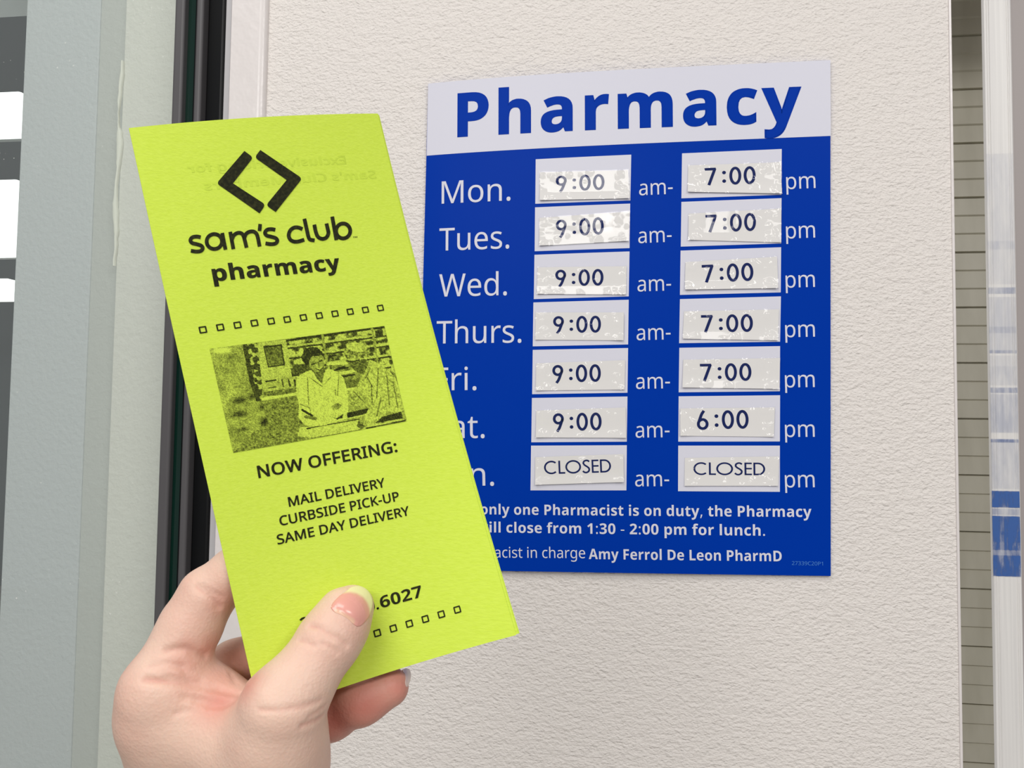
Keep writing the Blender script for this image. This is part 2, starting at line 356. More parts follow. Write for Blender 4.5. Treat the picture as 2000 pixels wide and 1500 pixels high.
GLYPHS = """
R'151 57,306 44,480 107,480 94,306
R-216 27,154 27,206 189,206 189,154
R.180 89,-9 81,-9 74,-7 67,-3 60,1 55,8 51,15 49,25 48,36 49,48 51,57 55,65 60,71 67,76 74,79 81,81 89,81 98,81 106,79 113,76 119,71 125,65 129,57 131,48 132,36 131,25 129,15 125,8 119,1 113,-3 106,-7 98,-9
R0384 191,-7 153,-3 121,10 93,30 72,59 55,95 43,137 35,186 33,240 34,278 37,313 42,344 49,373 58,399 69,422 83,441 99,458 118,470 140,480 164,485 191,487 229,483 262,471 289,450 312,422 329,386 341,344 349,296 351,240 350,203 347,169 342,137 335,108 326,82 314,59 300,39 284,23 265,10 243,1 219,-5;191,44 216,47 237,56 255,71 268,92 278,120 286,154 290,194 291,240 290,286 286,326 278,360 268,388 255,409 237,424 216,433 191,437 166,433 145,424 128,409 115,388 105,360 98,326 93,286 92,240 93,194 98,154 105,120 115,93 128,71 145,56 166,47
R1384 181,0 181,335 181,381 183,418 164,400 142,381 91,339 60,379 189,480 238,480 238,0
R2384 32,0 32,49 158,176 175,194 191,210 206,226 219,240 231,254 241,268 249,282 257,296 262,310 266,324 269,339 269,355 268,374 263,390 256,404 246,415 233,424 219,431 203,435 185,436 168,435 152,433 137,429 123,424 110,417 96,409 83,400 69,390 38,430 52,441 68,452 85,461 102,470 121,477 141,482 162,485 185,486 217,484 245,478 270,467 291,452 308,434 320,412 327,387 330,359 329,340 326,322 321,305 314,288 306,272 296,256 284,240 271,224 257,207 241,190 225,173 207,155 107,56 107,54 349,54 349,0
R3384 162,-7 143,-6 126,-5 108,-4 92,-1 76,2 60,7 45,13 30,19 30,75 46,68 62,61 78,56 95,51 113,48 130,45 146,44 163,43 193,45 218,49 239,57 256,68 268,82 277,98 282,117 284,138 282,159 275,176 264,191 249,202 229,211 206,217 180,221 150,222 103,222 103,273 150,273 178,274 202,279 223,287 240,298 253,311 263,326 269,344 271,363 269,380 265,394 257,407 247,417 234,426 219,432 202,435 183,437 165,436 147,434 131,430 117,425 103,419 89,412 76,405 62,396 33,437 46,446 62,455 78,464 96,471 116,478 137,483 159,485 183,486 218,484 248,478 274,467 294,453 311,435 322,415 329,392 331,367 329,344 324,324 316,306 304,290 290,277 273,267 253,258 232,253 232,250 259,245 282,237 302,227 318,214 330,198 339,179 344,159 346,136 345,116 341,97 335,79 326,62 315,47 302,33 285,21 266,11 245,3 220,-2 192,-6
R7384 91,0 288,426 30,426 30,480 351,480 351,434 156,0
R9384 129,-7 98,-5 69,0 69,50 82,47 96,44 112,42 128,42 150,43 171,46 189,50 205,57 220,66 233,75 244,86 254,99 262,113 269,128 275,144 280,161 284,179 286,197 288,216 289,235 285,235 277,224 267,214 256,204 243,196 228,189 211,183 192,180 171,179 142,182 115,189 92,201 72,217 55,238 43,263 36,292 34,324 35,349 38,371 44,392 53,411 63,428 76,443 90,456 106,467 124,475 143,481 164,485 187,486 209,485 230,480 250,473 269,463 287,450 302,434 316,415 328,393 337,368 344,340 348,309 349,275 349,249 347,223 344,198 340,173 335,149 327,125 318,103 307,82 294,63 279,46 261,31 240,17 217,7 191,-1 161,-5;184,226 200,226 214,229 227,233 240,239 251,246 261,254 269,262 276,272 282,282 286,292 289,303 289,314 289,328 287,342 283,357 278,371 272,384 264,397 254,408 244,418 232,426 218,432 203,435 187,437 167,435 149,430 133,421 119,409 107,393 99,374 94,351 92,325 93,303 98,284 105,267 115,252 127,241 143,232 162,227
R:180 89,278 81,279 74,281 67,284 60,289 55,295 51,303 49,312 48,324 49,336 51,345 55,353 60,359 67,364 74,367 81,369 89,369 98,369 106,367 113,364 119,359 125,353 129,345 131,336 132,324 131,312 129,303 125,295 119,289 113,284 106,281 98,279;89,-9 81,-9 74,-7 67,-3 60,1 55,8 51,15 49,25 48,36 49,48 51,57 55,65 60,71 67,76 74,79 81,81 89,81 98,81 106,79 113,76 119,71 125,65 129,57 131,48 132,36 131,25 129,15 125,8 119,1 113,-3 106,-7 98,-9
RA429 0,0 187,482 242,482 428,0 366,0 308,148 118,148 61,0;138,202 290,202 236,347 230,367 221,396 214,419 203,378 193,347
RB437 65,0 65,480 202,480 244,478 281,473 312,465 338,453 358,437 373,417 381,391 384,361 383,340 378,322 371,305 361,290 348,278 332,268 314,260 293,255 293,251 308,248 322,244 335,240 348,234 359,227 369,218 378,209 386,197 392,185 397,170 399,154 400,136 397,106 389,79 375,55 356,36 331,20 303,9 270,2 234,0;126,275 214,275 243,277 266,280 285,286 299,295 309,306 316,320 320,336 322,354 320,372 315,388 306,401 294,411 278,418 258,424 233,427 205,428 126,428;126,51 222,51 252,53 276,57 296,65 311,76 322,89 330,105 334,122 336,141 334,159 329,175 321,189 310,202 294,212 274,219 248,224 218,225 126,225
RC424 261,-7 226,-5 194,1 165,10 139,24 116,40 96,60 79,83 65,109 55,139 47,170 42,204 41,240 43,276 48,309 56,340 67,368 82,395 100,418 121,438 146,455 173,469 203,478 236,484 271,486 308,484 342,479 374,470 404,458 379,407 368,412 356,417 343,421 330,425 316,429 302,431 286,433 271,433 234,430 202,420 173,404 149,381 130,353 116,320 108,282 105,240 107,197 115,160 128,127 146,98 169,76 198,59 231,50 270,46 286,47 301,48 315,49 330,52 344,55 358,58 371,61 385,65 385,13 371,8 358,4 344,1 329,-2 314,-4 298,-6 280,-6
RD490 65,0 65,480 213,480 248,478 281,473 311,464 338,453 363,438 385,419 404,398 420,374 433,346 442,315 447,282 449,244 445,187 433,138 412,96 383,61 347,35 304,15 255,4 199,0;126,52 191,52 276,64 337,99 373,159 385,242 383,287 374,326 359,358 338,383 312,403 281,417 245,425 204,428 126,428
RE373 65,0 65,480 333,480 333,426 126,426 126,277 321,277 321,224 126,224 126,53 333,53 333,0
RF349 65,0 65,480 333,480 333,426 126,426 126,257 320,257 320,203 126,203 126,0
RG489 271,-7 235,-5 202,1 172,10 145,23 121,40 100,59 82,82 67,108 56,137 48,169 43,203 41,240 43,276 48,310 58,341 71,370 87,396 107,419 129,439 155,456 185,469 217,479 252,484 289,486 309,486 329,484 347,482 366,479 383,475 400,470 417,464 433,458 410,406 397,411 383,416 368,421 352,425 336,429 320,431 303,433 286,433 245,430 210,420 178,404 152,381 131,353 116,320 107,282 104,240 105,212 109,186 114,161 123,139 133,118 146,100 162,84 181,70 202,59 226,52 254,47 285,46 300,46 314,47 327,48 338,49 379,57 379,199 273,199 273,253 439,253 439,18 420,12 400,7 380,3 361,-1 340,-3 318,-5 295,-6
RI228 27,0 27,35 83,48 83,431 27,445 27,480 200,480 200,445 144,431 144,48 200,35 200,0
RK416 65,0 65,480 126,480 126,243 167,289 208,334 338,480 408,480 218,271 416,0 345,0 175,229 126,186 126,0
RL352 65,0 65,480 126,480 126,54 335,54 335,0
RM609 65,0 65,480 154,480 302,87 305,87 455,480 544,480 544,0 484,0 484,295 486,364 489,420 486,420 326,0 277,0 119,420 116,420 120,364 121,291 121,0
RN510 65,0 65,480 135,480 391,83 394,83 392,115 390,162 389,209 389,480 445,480 445,0 375,0 118,398 116,398 119,340 121,268 121,0
RO525 263,-7 227,-5 194,1 165,11 139,24 116,41 96,61 79,84 65,111 55,140 47,171 42,205 41,241 42,277 47,310 55,341 65,370 79,396 96,419 116,439 139,456 165,470 195,479 227,485 263,487 298,485 329,479 358,470 384,456 407,440 427,420 444,397 458,370 469,341 477,310 482,277 484,240 482,204 477,171 469,139 458,110 444,84 427,61 407,41 384,24 358,11 329,1 297,-5;263,46 301,49 333,59 361,75 382,98 399,126 410,159 417,198 420,240 417,283 410,321 399,354 382,382 361,405 334,421 301,431 263,434 225,431 193,421 165,405 143,382 126,354 114,321 107,283 105,240 107,198 114,159 126,126 143,98 165,75 192,59 225,49
RP406 65,0 65,480 192,480 236,477 273,470 304,459 329,443 348,422 361,398 369,370 372,338 371,319 368,300 362,282 354,264 344,248 330,233 314,220 294,208 272,199 245,192 215,188 181,187 126,187 126,0;126,238 174,238 206,240 234,244 257,251 276,261 291,274 301,290 308,311 310,336 308,357 302,376 293,392 280,405 263,415 242,422 216,426 187,428 126,428
RR418 65,0 65,480 197,480 239,477 275,471 305,460 329,446 348,426 361,403 369,375 372,343 371,325 369,308 364,293 358,279 350,267 342,256 332,247 322,239 311,232 300,225 288,220 276,215 408,0 337,0 221,198 126,198 126,0;126,249 197,249 225,251 248,255 267,262 283,272 294,285 303,301 308,319 310,340 308,362 303,381 294,396 281,407 265,416 245,422 222,426 194,427 126,427
RS369 166,-7 146,-6 127,-5 109,-3 91,-1 75,3 60,7 46,11 34,16 34,74 47,69 61,64 77,59 94,54 112,51 131,48 150,46 169,46 194,47 216,51 234,57 249,66 261,78 270,91 275,106 277,123 276,134 274,145 271,154 267,163 261,170 253,178 243,185 232,192 219,199 203,207 184,214 164,222 135,233 110,246 89,261 72,276 58,294 48,314 42,338 40,364 42,382 45,400 51,415 60,429 70,442 83,454 97,463 114,471 132,478 151,483 172,485 193,486 213,486 231,484 249,482 266,479 282,475 297,470 312,465 326,459 307,408 294,413 281,418 267,422 253,426 238,429 223,431 208,433 192,433 171,432 153,428 137,422 124,414 114,404 107,392 103,378 101,363 102,352 104,341 107,332 111,323 117,315 125,308 134,301 144,294 157,288 171,281 188,274 206,267 227,259 245,251 262,242 278,233 291,224 303,214 314,203 322,191 329,178 333,163 336,146 337,128 334,98 326,72 311,48 291,29 266,13 236,2 203,-4
RT373 156,0 156,426 7,426 7,480 366,480 366,426 217,426 217,0
RU491 243,-7 201,-4 164,5 133,21 107,42 87,68 72,98 63,133 60,171 60,480 121,480 121,169 123,141 129,117 138,96 152,78 170,64 191,54 217,48 246,46 277,48 303,54 324,65 341,80 354,99 363,120 368,143 370,169 370,480 430,480 430,169 429,145 425,122 418,100 410,80 398,61 384,44 368,29 348,16 326,6 301,-1 274,-5
RV403 171,0 0,480 63,480 171,172 189,117 201,67 214,117 232,173 339,480 403,480 232,0
RW625 135,0 8,480 71,480 146,187 160,127 169,73 179,130 194,190 279,480 341,480 429,188 434,173 438,157 442,142 445,127 455,73 465,127 479,187 553,480 616,480 488,0 427,0 334,314 323,353 314,388 310,409 303,372 287,312 196,0
RY380 160,0 160,183 0,480 66,480 190,244 315,480 380,480 220,186 220,0
Ra377 144,-7 121,-5 100,0 80,8 63,19 49,34 39,52 33,74 31,100 34,125 41,148 55,167 73,183 97,196 127,206 162,212 203,215 265,217 265,238 263,259 260,277 254,290 245,301 234,309 222,314 207,317 190,318 176,318 163,316 149,314 136,310 124,306 112,301 100,296 89,291 71,335 83,341 96,347 111,352 126,357 143,361 159,364 176,365 193,366 224,364 251,359 273,350 291,337 305,321 314,300 320,275 322,245 322,0 279,0 268,51 265,51 253,37 241,25 229,15 216,7 202,1 185,-3 166,-6;158,41 180,43 200,47 218,55 234,66 247,80 256,98 262,119 264,144 264,176 211,174 180,172 154,167 133,161 118,152 107,142 98,130 94,116 92,99 93,85 97,73 102,63 110,55 120,49 132,44 144,42
Rb413 228,-7 207,-6 189,-3 173,2 158,9 146,17 134,26 125,35 116,46 111,46 99,0 57,0 57,510 116,510 116,386 115,344 113,312 116,312 125,323 134,333 146,342 158,351 173,357 189,362 207,365 228,366 260,363 288,354 313,340 335,319 353,293 366,261 374,223 376,180 374,137 366,99 353,67 335,40 313,20 288,5 259,-4;219,42 242,45 261,51 278,62 291,78 302,98 309,121 313,149 315,181 309,240 291,283 260,308 218,317 191,315 169,309 152,298 138,284 129,265 122,242 118,214 116,182 116,179 118,148 122,121 128,97 138,78 151,62 169,51 192,45
Rc322 201,-7 178,-5 156,-2 136,4 117,13 99,24 83,38 70,54 58,73 49,95 42,120 38,147 37,178 38,210 42,238 49,264 59,286 71,306 85,322 101,336 119,347 139,356 160,362 182,365 206,367 219,366 233,365 246,363 259,361 271,358 282,355 292,351 300,347 282,298 244,310 234,312 224,314 214,315 204,315 158,306 125,281 105,238 98,179 100,148 105,121 113,98 124,79 138,64 156,53 177,46 201,44 215,45 229,46 241,48 253,50 264,54 274,57 285,61 294,65 294,13 285,8 275,4 265,1 254,-2 243,-4 230,-5 216,-6
Rd413 185,-7 153,-4 124,5 99,20 77,40 60,66 47,98 39,136 37,179 39,223 47,261 60,293 78,319 100,340 125,355 153,364 185,367 205,366 223,363 239,358 254,351 266,343 278,334 288,324 297,314 301,314 299,339 297,367 297,510 356,510 356,0 308,0 300,48 297,48 288,37 278,27 267,18 254,9 239,2 223,-3 205,-6;194,42 221,44 243,50 261,60 274,74 284,91 292,113 296,138 298,168 298,179 296,210 292,238 285,262 275,282 262,297 244,309 221,315 193,318 171,315 152,308 135,296 122,280 111,259 104,235 100,208 98,178 100,148 104,121 111,98 122,78 135,62 152,51 171,45
Re379 210,-7 185,-5 162,-2 140,5 120,14 101,26 85,40 71,57 59,76 49,98 42,122 38,149 37,177 38,206 42,232 48,257 57,279 68,299 81,316 96,331 112,344 131,354 151,361 173,365 196,367 218,365 239,362 258,355 276,347 291,335 305,322 317,307 327,290 335,271 340,250 343,228 345,204 345,169 98,169 101,140 107,115 116,93 129,76 146,62 165,52 188,46 213,44 230,44 245,45 260,47 274,50 287,54 301,58 314,63 328,69 328,17 315,11 301,6 287,2 274,-1 260,-4 245,-5 228,-6;99,216 283,216 281,237 277,257 271,274 262,290 250,302 234,311 216,317 195,318 175,317 158,312 142,303 129,291 118,276 109,259 103,238
Rf231 73,0 73,314 10,314 10,342 73,362 73,383 75,415 81,443 91,465 104,483 121,497 141,506 164,512 190,514 201,514 211,513 220,512 229,510 260,502 244,455 220,462 191,465 177,464 165,460 155,454 147,446 140,434 136,420 133,403 132,383 132,360 223,360 223,314 132,314 132,0
Rg413 195,-161 157,-160 123,-155 92,-148 65,-138 65,-84 93,-96 125,-105 160,-110 198,-112 220,-110 240,-105 256,-97 271,-85 283,-70 291,-53 296,-33 298,-11 298,3 298,27 300,48 297,48 276,24 251,7 221,-3 185,-7 152,-4 123,6 98,21 76,42 59,69 47,101 39,138 37,179 39,220 47,256 59,288 76,316 98,338 123,354 152,364 185,367 202,366 219,363 234,359 249,353 263,346 275,336 287,325 298,312 301,312 309,360 356,360 356,-6 353,-42 346,-74 334,-100 317,-122 294,-139 267,-151 233,-159;194,42 219,43 241,49 259,58 273,71 284,88 292,109 297,135 298,165 298,179 297,214 292,243 284,267 273,285 258,299 240,309 218,315 193,317 172,315 153,308 137,297 123,281 112,261 104,237 100,210 98,179 100,147 104,120 112,96 123,77 136,61 153,50 172,44
Rh415 57,0 57,510 116,510 116,361 116,347 115,335 114,322 113,310 117,310 126,323 137,334 150,344 164,352 179,358 195,362 212,365 229,366 260,364 287,358 309,348 328,335 342,317 352,294 359,267 361,234 361,0 302,0 302,230 297,268 282,295 257,312 222,317 194,315 171,309 152,298 139,283 129,264 122,242 118,216 116,186 116,0
Ri173 87,420 80,420 74,422 68,425 62,429 58,434 55,441 53,449 52,457 53,466 55,474 58,481 62,486 68,490 74,493 80,494 87,495 94,494 100,493 106,490 111,486 116,481 119,474 121,466 122,457 121,449 119,441 116,434 111,429 106,425 100,422 94,420;57,0 57,360 116,360 116,0
Rl173 57,0 57,510 116,510 116,0
Rm628 57,0 57,360 105,360 113,311 117,311 126,324 137,336 149,345 162,353 177,359 192,363 207,366 223,367 262,363 293,352 317,333 333,306 336,306 346,321 358,333 371,344 386,352 402,358 418,363 435,366 452,367 481,365 505,359 526,349 543,335 557,317 566,295 572,267 574,234 574,0 515,0 515,232 511,269 497,296 474,312 442,317 418,315 397,309 380,300 367,287 357,270 350,250 346,226 345,199 345,0 286,0 286,232 281,269 268,296 245,312 212,317 187,315 166,309 150,298 137,283 128,265 121,242 117,216 116,187 116,0
Rn415 57,0 57,360 105,360 113,311 117,311 126,324 138,336 151,345 165,353 181,359 197,363 213,366 230,367 261,365 287,359 309,349 328,335 342,317 352,295 359,267 361,234 361,0 302,0 302,230 297,268 282,295 257,312 222,317 194,315 171,309 153,298 139,283 129,265 122,242 118,216 116,187 116,0
Ro406 202,-7 179,-5 157,-1 136,6 117,15 100,27 84,42 70,59 58,79 49,101 42,125 38,152 37,181 40,223 48,260 62,292 82,318 106,339 135,355 168,364 204,367 228,365 250,361 271,354 290,345 308,333 324,318 337,301 349,282 358,260 365,236 369,209 370,181 367,139 359,101 345,69 325,42 300,21 271,6 239,-4;203,42 229,45 251,52 269,63 283,80 295,100 303,123 307,150 309,181 307,211 303,238 295,261 283,281 269,297 251,308 229,315 203,317 177,315 155,308 137,297 123,281 112,261 104,238 100,211 98,181 100,150 104,123 112,100 123,80 138,63 156,52 178,45
Rp413 57,-161 57,360 105,360 113,311 116,311 125,322 135,333 146,342 158,351 173,358 189,363 208,366 228,367 260,364 288,355 314,341 335,320 353,294 366,262 374,224 376,181 374,137 366,100 353,68 335,41 313,20 288,5 260,-4 228,-7 208,-6 190,-3 173,2 159,9 146,17 135,26 125,36 116,46 112,46 115,17 116,-13 116,-161;219,42 235,43 249,47 262,53 273,60 283,70 291,82 299,95 305,110 309,126 312,143 314,162 315,181 313,211 309,237 302,260 291,280 278,296 261,308 241,315 218,317 192,315 171,309 153,300 140,286 130,269 123,247 118,222 116,192 116,181 118,149 122,122 128,98 138,78 151,63 169,51 192,45
Rr277 57,0 57,360 105,360 112,294 115,294 124,308 135,322 147,334 160,345 174,355 190,361 207,365 225,367 247,366 267,363 260,308 241,312 221,313 207,312 194,309 182,304 169,298 158,290 147,280 138,268 131,256 124,241 120,226 117,210 116,192 116,0
Rs322 148,-7 130,-6 113,-5 97,-3 83,-1 70,3 57,7 46,11 35,16 35,70 46,65 59,60 72,55 87,50 102,46 118,43 133,42 149,41 170,42 188,45 203,49 214,55 223,63 229,72 233,83 234,94 234,101 233,107 230,113 227,118 223,124 217,129 209,134 200,140 190,145 177,151 162,157 146,164 129,171 113,177 99,184 86,191 74,198 64,206 55,214 48,223 42,233 38,244 35,257 34,271 37,293 44,312 55,328 72,342 92,353 115,360 140,365 169,367 185,366 201,365 216,363 231,360 245,357 258,353 271,348 284,343 264,296 252,300 241,304 229,308 216,312 204,315 191,317 178,318 165,318 148,318 133,315 120,312 110,307 101,300 95,293 92,284 91,275 91,268 93,261 96,255 99,249 104,244 111,239 119,234 129,229 140,224 152,219 167,212 183,206 200,200 215,193 229,186 242,180 253,172 263,165 272,156 279,147 284,137 288,126 291,113 291,99 289,75 282,53 270,35 253,20 231,8 207,0 179,-5
Rt242 167,-7 153,-6 140,-4 127,-1 115,3 104,9 94,16 85,26 77,37 70,50 65,66 63,84 62,105 62,314 11,314 11,343 62,366 86,443 121,443 121,360 225,360 225,314 121,314 121,106 122,91 125,77 130,66 137,57 145,51 155,46 165,43 177,42 205,44 228,49 228,4 201,-4
Ru415 184,-7 153,-5 127,1 104,11 86,25 72,42 61,65 55,92 53,124 53,360 113,360 113,128 118,91 133,64 158,48 193,42 220,44 243,51 262,61 276,76 286,95 293,117 297,143 299,173 299,360 358,360 358,0 310,0 301,48 298,48 289,35 277,23 264,14 250,6 234,1 218,-3 201,-6
Rv341 136,0 0,360 63,360 140,148 151,115 162,80 169,52 171,52 179,81 190,116 201,148 278,360 341,360 204,0
Rx355 12,0 142,184 18,360 85,360 178,224 270,360 336,360 212,184 343,0 276,0 178,144 79,0
B,180 28,-87 47,-3 51,19 55,40 58,60 61,78 124,78 129,71 124,52 118,33 112,13 104,-8 96,-29 87,-49 79,-68 71,-87
B-216 27,154 27,206 189,206 189,154
B.180 89,-9 81,-9 74,-7 67,-3 60,1 55,8 51,15 49,25 48,36 49,48 51,57 55,65 60,71 67,76 74,79 81,81 89,81 98,81 106,79 113,76 119,71 125,65 129,57 131,48 132,36 131,25 129,15 125,8 119,1 113,-3 106,-7 98,-9
B0384 191,-7 151,-3 116,10 88,30 64,59 47,95 34,137 27,185 24,240 25,277 28,312 33,344 40,373 50,399 62,421 76,441 93,457 113,470 136,480 162,485 191,487 232,483 266,471 295,450 318,422 336,386 349,344 357,295 359,240 358,203 355,168 350,136 343,107 333,82 321,59 307,39 290,23 270,10 247,1 221,-5;191,75 209,78 223,85 235,98 244,116 250,139 255,168 258,201 259,240 258,278 255,312 250,340 244,363 235,382 223,395 209,402 191,405 174,402 159,395 148,382 139,363 133,340 128,312 126,278 125,240 126,201 128,168 133,140 139,117 148,98 159,86 174,78
B1384 176,0 176,277 177,323 179,373 164,358 144,340 89,296 40,357 194,480 277,480 277,0
B2384 27,0 27,71 147,192 165,210 180,226 194,241 206,254 216,267 225,278 232,290 238,300 242,311 245,322 247,333 248,345 247,358 244,370 239,380 232,388 223,394 213,398 202,401 189,402 176,401 162,398 149,394 136,389 122,382 109,373 95,364 81,353 26,418 36,427 47,435 58,443 70,451 82,459 95,465 108,471 123,476 139,481 157,484 176,486 197,486 219,485 241,482 260,477 278,469 294,460 308,449 320,437 330,423 338,408 344,392 347,375 349,357 348,337 345,319 340,301 333,284 324,268 313,252 301,236 287,220 271,203 254,186 235,167 215,148 153,90 153,85 362,85 362,0
B3384 164,-7 126,-5 90,0 57,8 26,19 26,105 41,98 57,92 74,86 90,82 107,78 123,76 138,74 153,74 178,75 199,79 216,84 229,93 239,103 246,115 250,130 251,146 251,155 249,164 246,172 241,180 235,186 227,192 217,197 206,200 192,204 176,206 157,207 136,208 99,208 99,285 136,285 157,286 175,288 191,290 204,294 214,298 223,304 230,310 235,317 239,324 242,332 243,341 244,350 243,362 240,373 235,382 228,390 219,396 207,401 192,403 175,404 159,404 143,401 129,398 116,393 104,387 93,381 82,375 73,369 26,439 41,449 57,458 74,466 92,473 112,479 134,483 157,485 183,486 218,484 249,479 276,469 300,456 319,440 332,420 340,398 343,372 341,348 336,327 326,309 313,293 297,279 280,268 261,259 240,253 240,251 267,246 291,238 311,228 327,216 340,200 350,183 355,162 357,140 356,119 352,100 346,82 337,65 325,49 311,35 294,23 274,12 251,4 225,-2 196,-6
B6384 199,-7 175,-5 152,-1 131,6 110,16 91,29 75,44 60,63 47,85 37,110 29,138 25,169 24,203 24,224 25,245 27,265 30,285 33,305 38,325 44,343 51,362 59,379 69,396 80,411 93,425 108,439 124,450 142,460 162,469 184,476 209,481 235,484 264,485 297,484 328,480 328,399 301,404 271,406 242,404 218,401 196,395 178,387 163,376 151,364 140,350 132,334 126,317 122,298 119,277 117,256 121,256 128,267 137,278 148,287 160,296 173,303 188,308 206,311 225,312 255,309 282,302 305,289 325,272 341,250 353,224 360,194 362,160 359,123 351,90 337,62 318,38 294,18 266,4 234,-4;197,75 211,76 224,80 235,86 245,95 253,107 259,121 263,138 264,158 263,175 260,190 255,203 248,214 239,222 228,229 214,232 199,234 188,233 178,231 169,228 160,224 152,219 145,213 139,206 134,199 130,191 127,183 125,175 124,167 125,156 126,145 129,135 132,124 137,114 142,105 149,96 157,89 165,82 175,78 185,75
B7384 75,0 255,394 18,394 18,480 362,480 362,416 181,0
B:180 89,278 81,279 74,281 67,284 60,289 55,295 51,303 49,312 48,324 49,336 51,345 55,353 60,359 67,364 74,367 81,369 89,369 98,369 106,367 113,364 119,359 125,353 129,345 131,336 132,324 131,312 129,303 125,295 119,289 113,284 106,281 98,279;89,-9 81,-9 74,-7 67,-3 60,1 55,8 51,15 49,25 48,36 49,48 51,57 55,65 60,71 67,76 74,79 81,81 89,81 98,81 106,79 113,76 119,71 125,65 129,57 131,48 132,36 131,25 129,15 125,8 119,1 113,-3 106,-7 98,-9
BA463 0,0 169,482 293,482 463,0 354,0 319,114 144,114 109,0;170,199 295,199 259,311 251,340 240,375 232,407 223,374 212,336 204,311
BD497 60,0 60,480 211,480 247,478 281,473 313,464 342,453 368,438 391,419 411,398 427,374 441,346 450,315 456,282 458,244 454,187 441,138 419,96 389,61 351,35 306,15 255,4 196,0;162,84 206,84 270,94 316,123 343,173 353,242 350,279 344,311 333,338 318,359 298,375 275,387 248,394 216,396 162,396
BF369 60,0 60,480 335,480 335,396 161,396 161,273 323,273 323,189 161,189 161,0
BL379 60,0 60,480 162,480 162,84 357,84 357,0
BM633 60,0 60,480 199,480 312,113 314,113 435,480 573,480 573,0 478,0 478,227 479,279 481,335 483,375 480,375 357,0 263,0 148,376 145,376 148,336 150,278 151,223 151,0
BP422 60,0 60,480 214,480 257,477 294,470 324,457 349,440 368,418 381,392 389,363 392,330 390,309 387,289 382,270 374,252 364,234 351,219 335,205 316,193 294,183 268,176 239,172 206,171 162,171 162,0;162,254 195,254 216,255 234,258 250,263 264,271 275,281 282,293 287,309 289,326 284,357 269,379 243,392 208,396 162,396
BT389 144,0 144,395 13,395 13,480 375,480 375,395 245,395 245,0
BW649 122,0 0,480 100,480 161,218 170,179 179,132 185,92 191,132 199,177 207,211 277,480 373,480 443,211 450,177 459,132 465,92 471,132 480,179 488,218 549,480 649,480 527,0 412,0 347,252 342,274 335,306 328,339 324,364 321,339 314,307 308,274 302,251 238,0
Ba406 142,-7 118,-5 97,0 78,9 60,22 46,38 36,58 30,82 28,109 31,137 38,160 51,180 69,196 92,208 120,217 154,223 192,226 256,228 256,244 255,258 252,269 247,279 241,287 232,293 223,297 211,299 199,300 185,300 172,298 159,296 146,292 134,288 121,284 108,279 95,273 62,341 78,348 94,355 110,361 128,365 146,369 165,372 184,374 203,374 238,372 268,366 294,356 316,342 333,324 345,302 353,275 355,244 355,0 285,0 266,50 263,50 251,36 239,24 226,14 214,7 199,1 183,-3 163,-6;179,66 195,68 209,71 222,77 234,86 243,96 250,109 254,123 256,140 256,170 217,169 195,167 176,164 161,158 150,151 142,142 136,132 132,121 131,109 132,98 134,89 139,82 144,76 152,72 160,69 169,67
Bc345 201,-7 163,-4 129,5 100,19 75,39 55,65 41,97 33,136 30,181 32,213 36,242 43,268 53,291 66,311 80,328 97,342 117,353 138,362 160,368 184,372 210,373 228,373 245,372 261,369 276,366 289,362 302,358 314,353 324,349 295,271 251,287 241,289 230,291 220,292 210,293 176,286 152,265 137,230 132,182 134,156 137,134 144,116 153,101 164,89 177,81 193,76 210,75 226,75 240,77 253,79 266,83 278,88 290,93 301,99 313,106 313,21 301,14 290,8 277,3 265,0 252,-3 236,-5 220,-6
Bd425 169,-7 139,-4 113,5 90,20 69,41 52,68 40,101 33,139 30,183 33,227 40,265 52,298 69,325 90,346 114,361 141,370 171,373 190,372 207,370 223,365 236,358 248,350 259,341 269,331 277,320 280,320 275,351 273,393 273,510 373,510 373,0 296,0 277,48 273,48 265,37 255,27 245,17 233,9 220,2 204,-3 187,-6;203,73 223,75 239,79 252,87 262,98 269,112 275,128 278,148 279,171 279,182 278,207 275,229 270,248 263,264 253,276 240,285 223,290 202,292 187,290 173,285 161,276 150,264 142,248 136,229 133,207 132,181 133,156 136,134 142,116 150,100 161,89 173,80 187,75
Be397 218,-7 192,-5 166,-2 143,5 121,14 101,25 83,40 68,56 54,76 44,98 36,123 32,150 30,181 32,212 36,240 42,265 52,288 64,308 78,325 94,340 113,352 133,361 155,368 178,372 203,373 239,371 271,363 300,349 324,330 343,306 357,278 365,245 368,207 368,158 132,158 134,138 139,121 146,105 157,92 170,81 185,74 203,69 223,68 240,68 257,70 273,72 287,75 302,79 317,84 332,90 347,97 347,19 334,13 320,8 305,3 290,0 275,-3 257,-5 239,-6;134,225 274,225 273,241 269,256 264,269 257,280 247,290 235,297 221,301 204,302 190,301 178,298 166,292 156,283 148,273 141,259 136,243
Bf260 69,0 69,291 13,291 13,340 69,367 69,394 69,416 72,435 77,452 84,466 93,478 103,488 116,497 129,503 145,508 161,511 179,513 198,514 213,513 226,513 239,511 252,509 290,498 265,425 240,431 209,435 199,434 191,431 184,427 178,422 174,415 171,407 169,399 169,390 169,367 255,367 255,291 169,291 169,0
Bh441 52,0 52,510 152,510 152,406 151,355 148,320 153,320 162,333 173,344 185,353 198,361 212,366 227,370 243,373 259,373 288,371 313,365 335,355 355,342 371,323 382,300 389,272 391,239 391,0 291,0 291,214 287,249 276,274 258,289 232,293 211,292 194,286 180,276 170,262 162,245 157,224 154,200 152,173 152,0
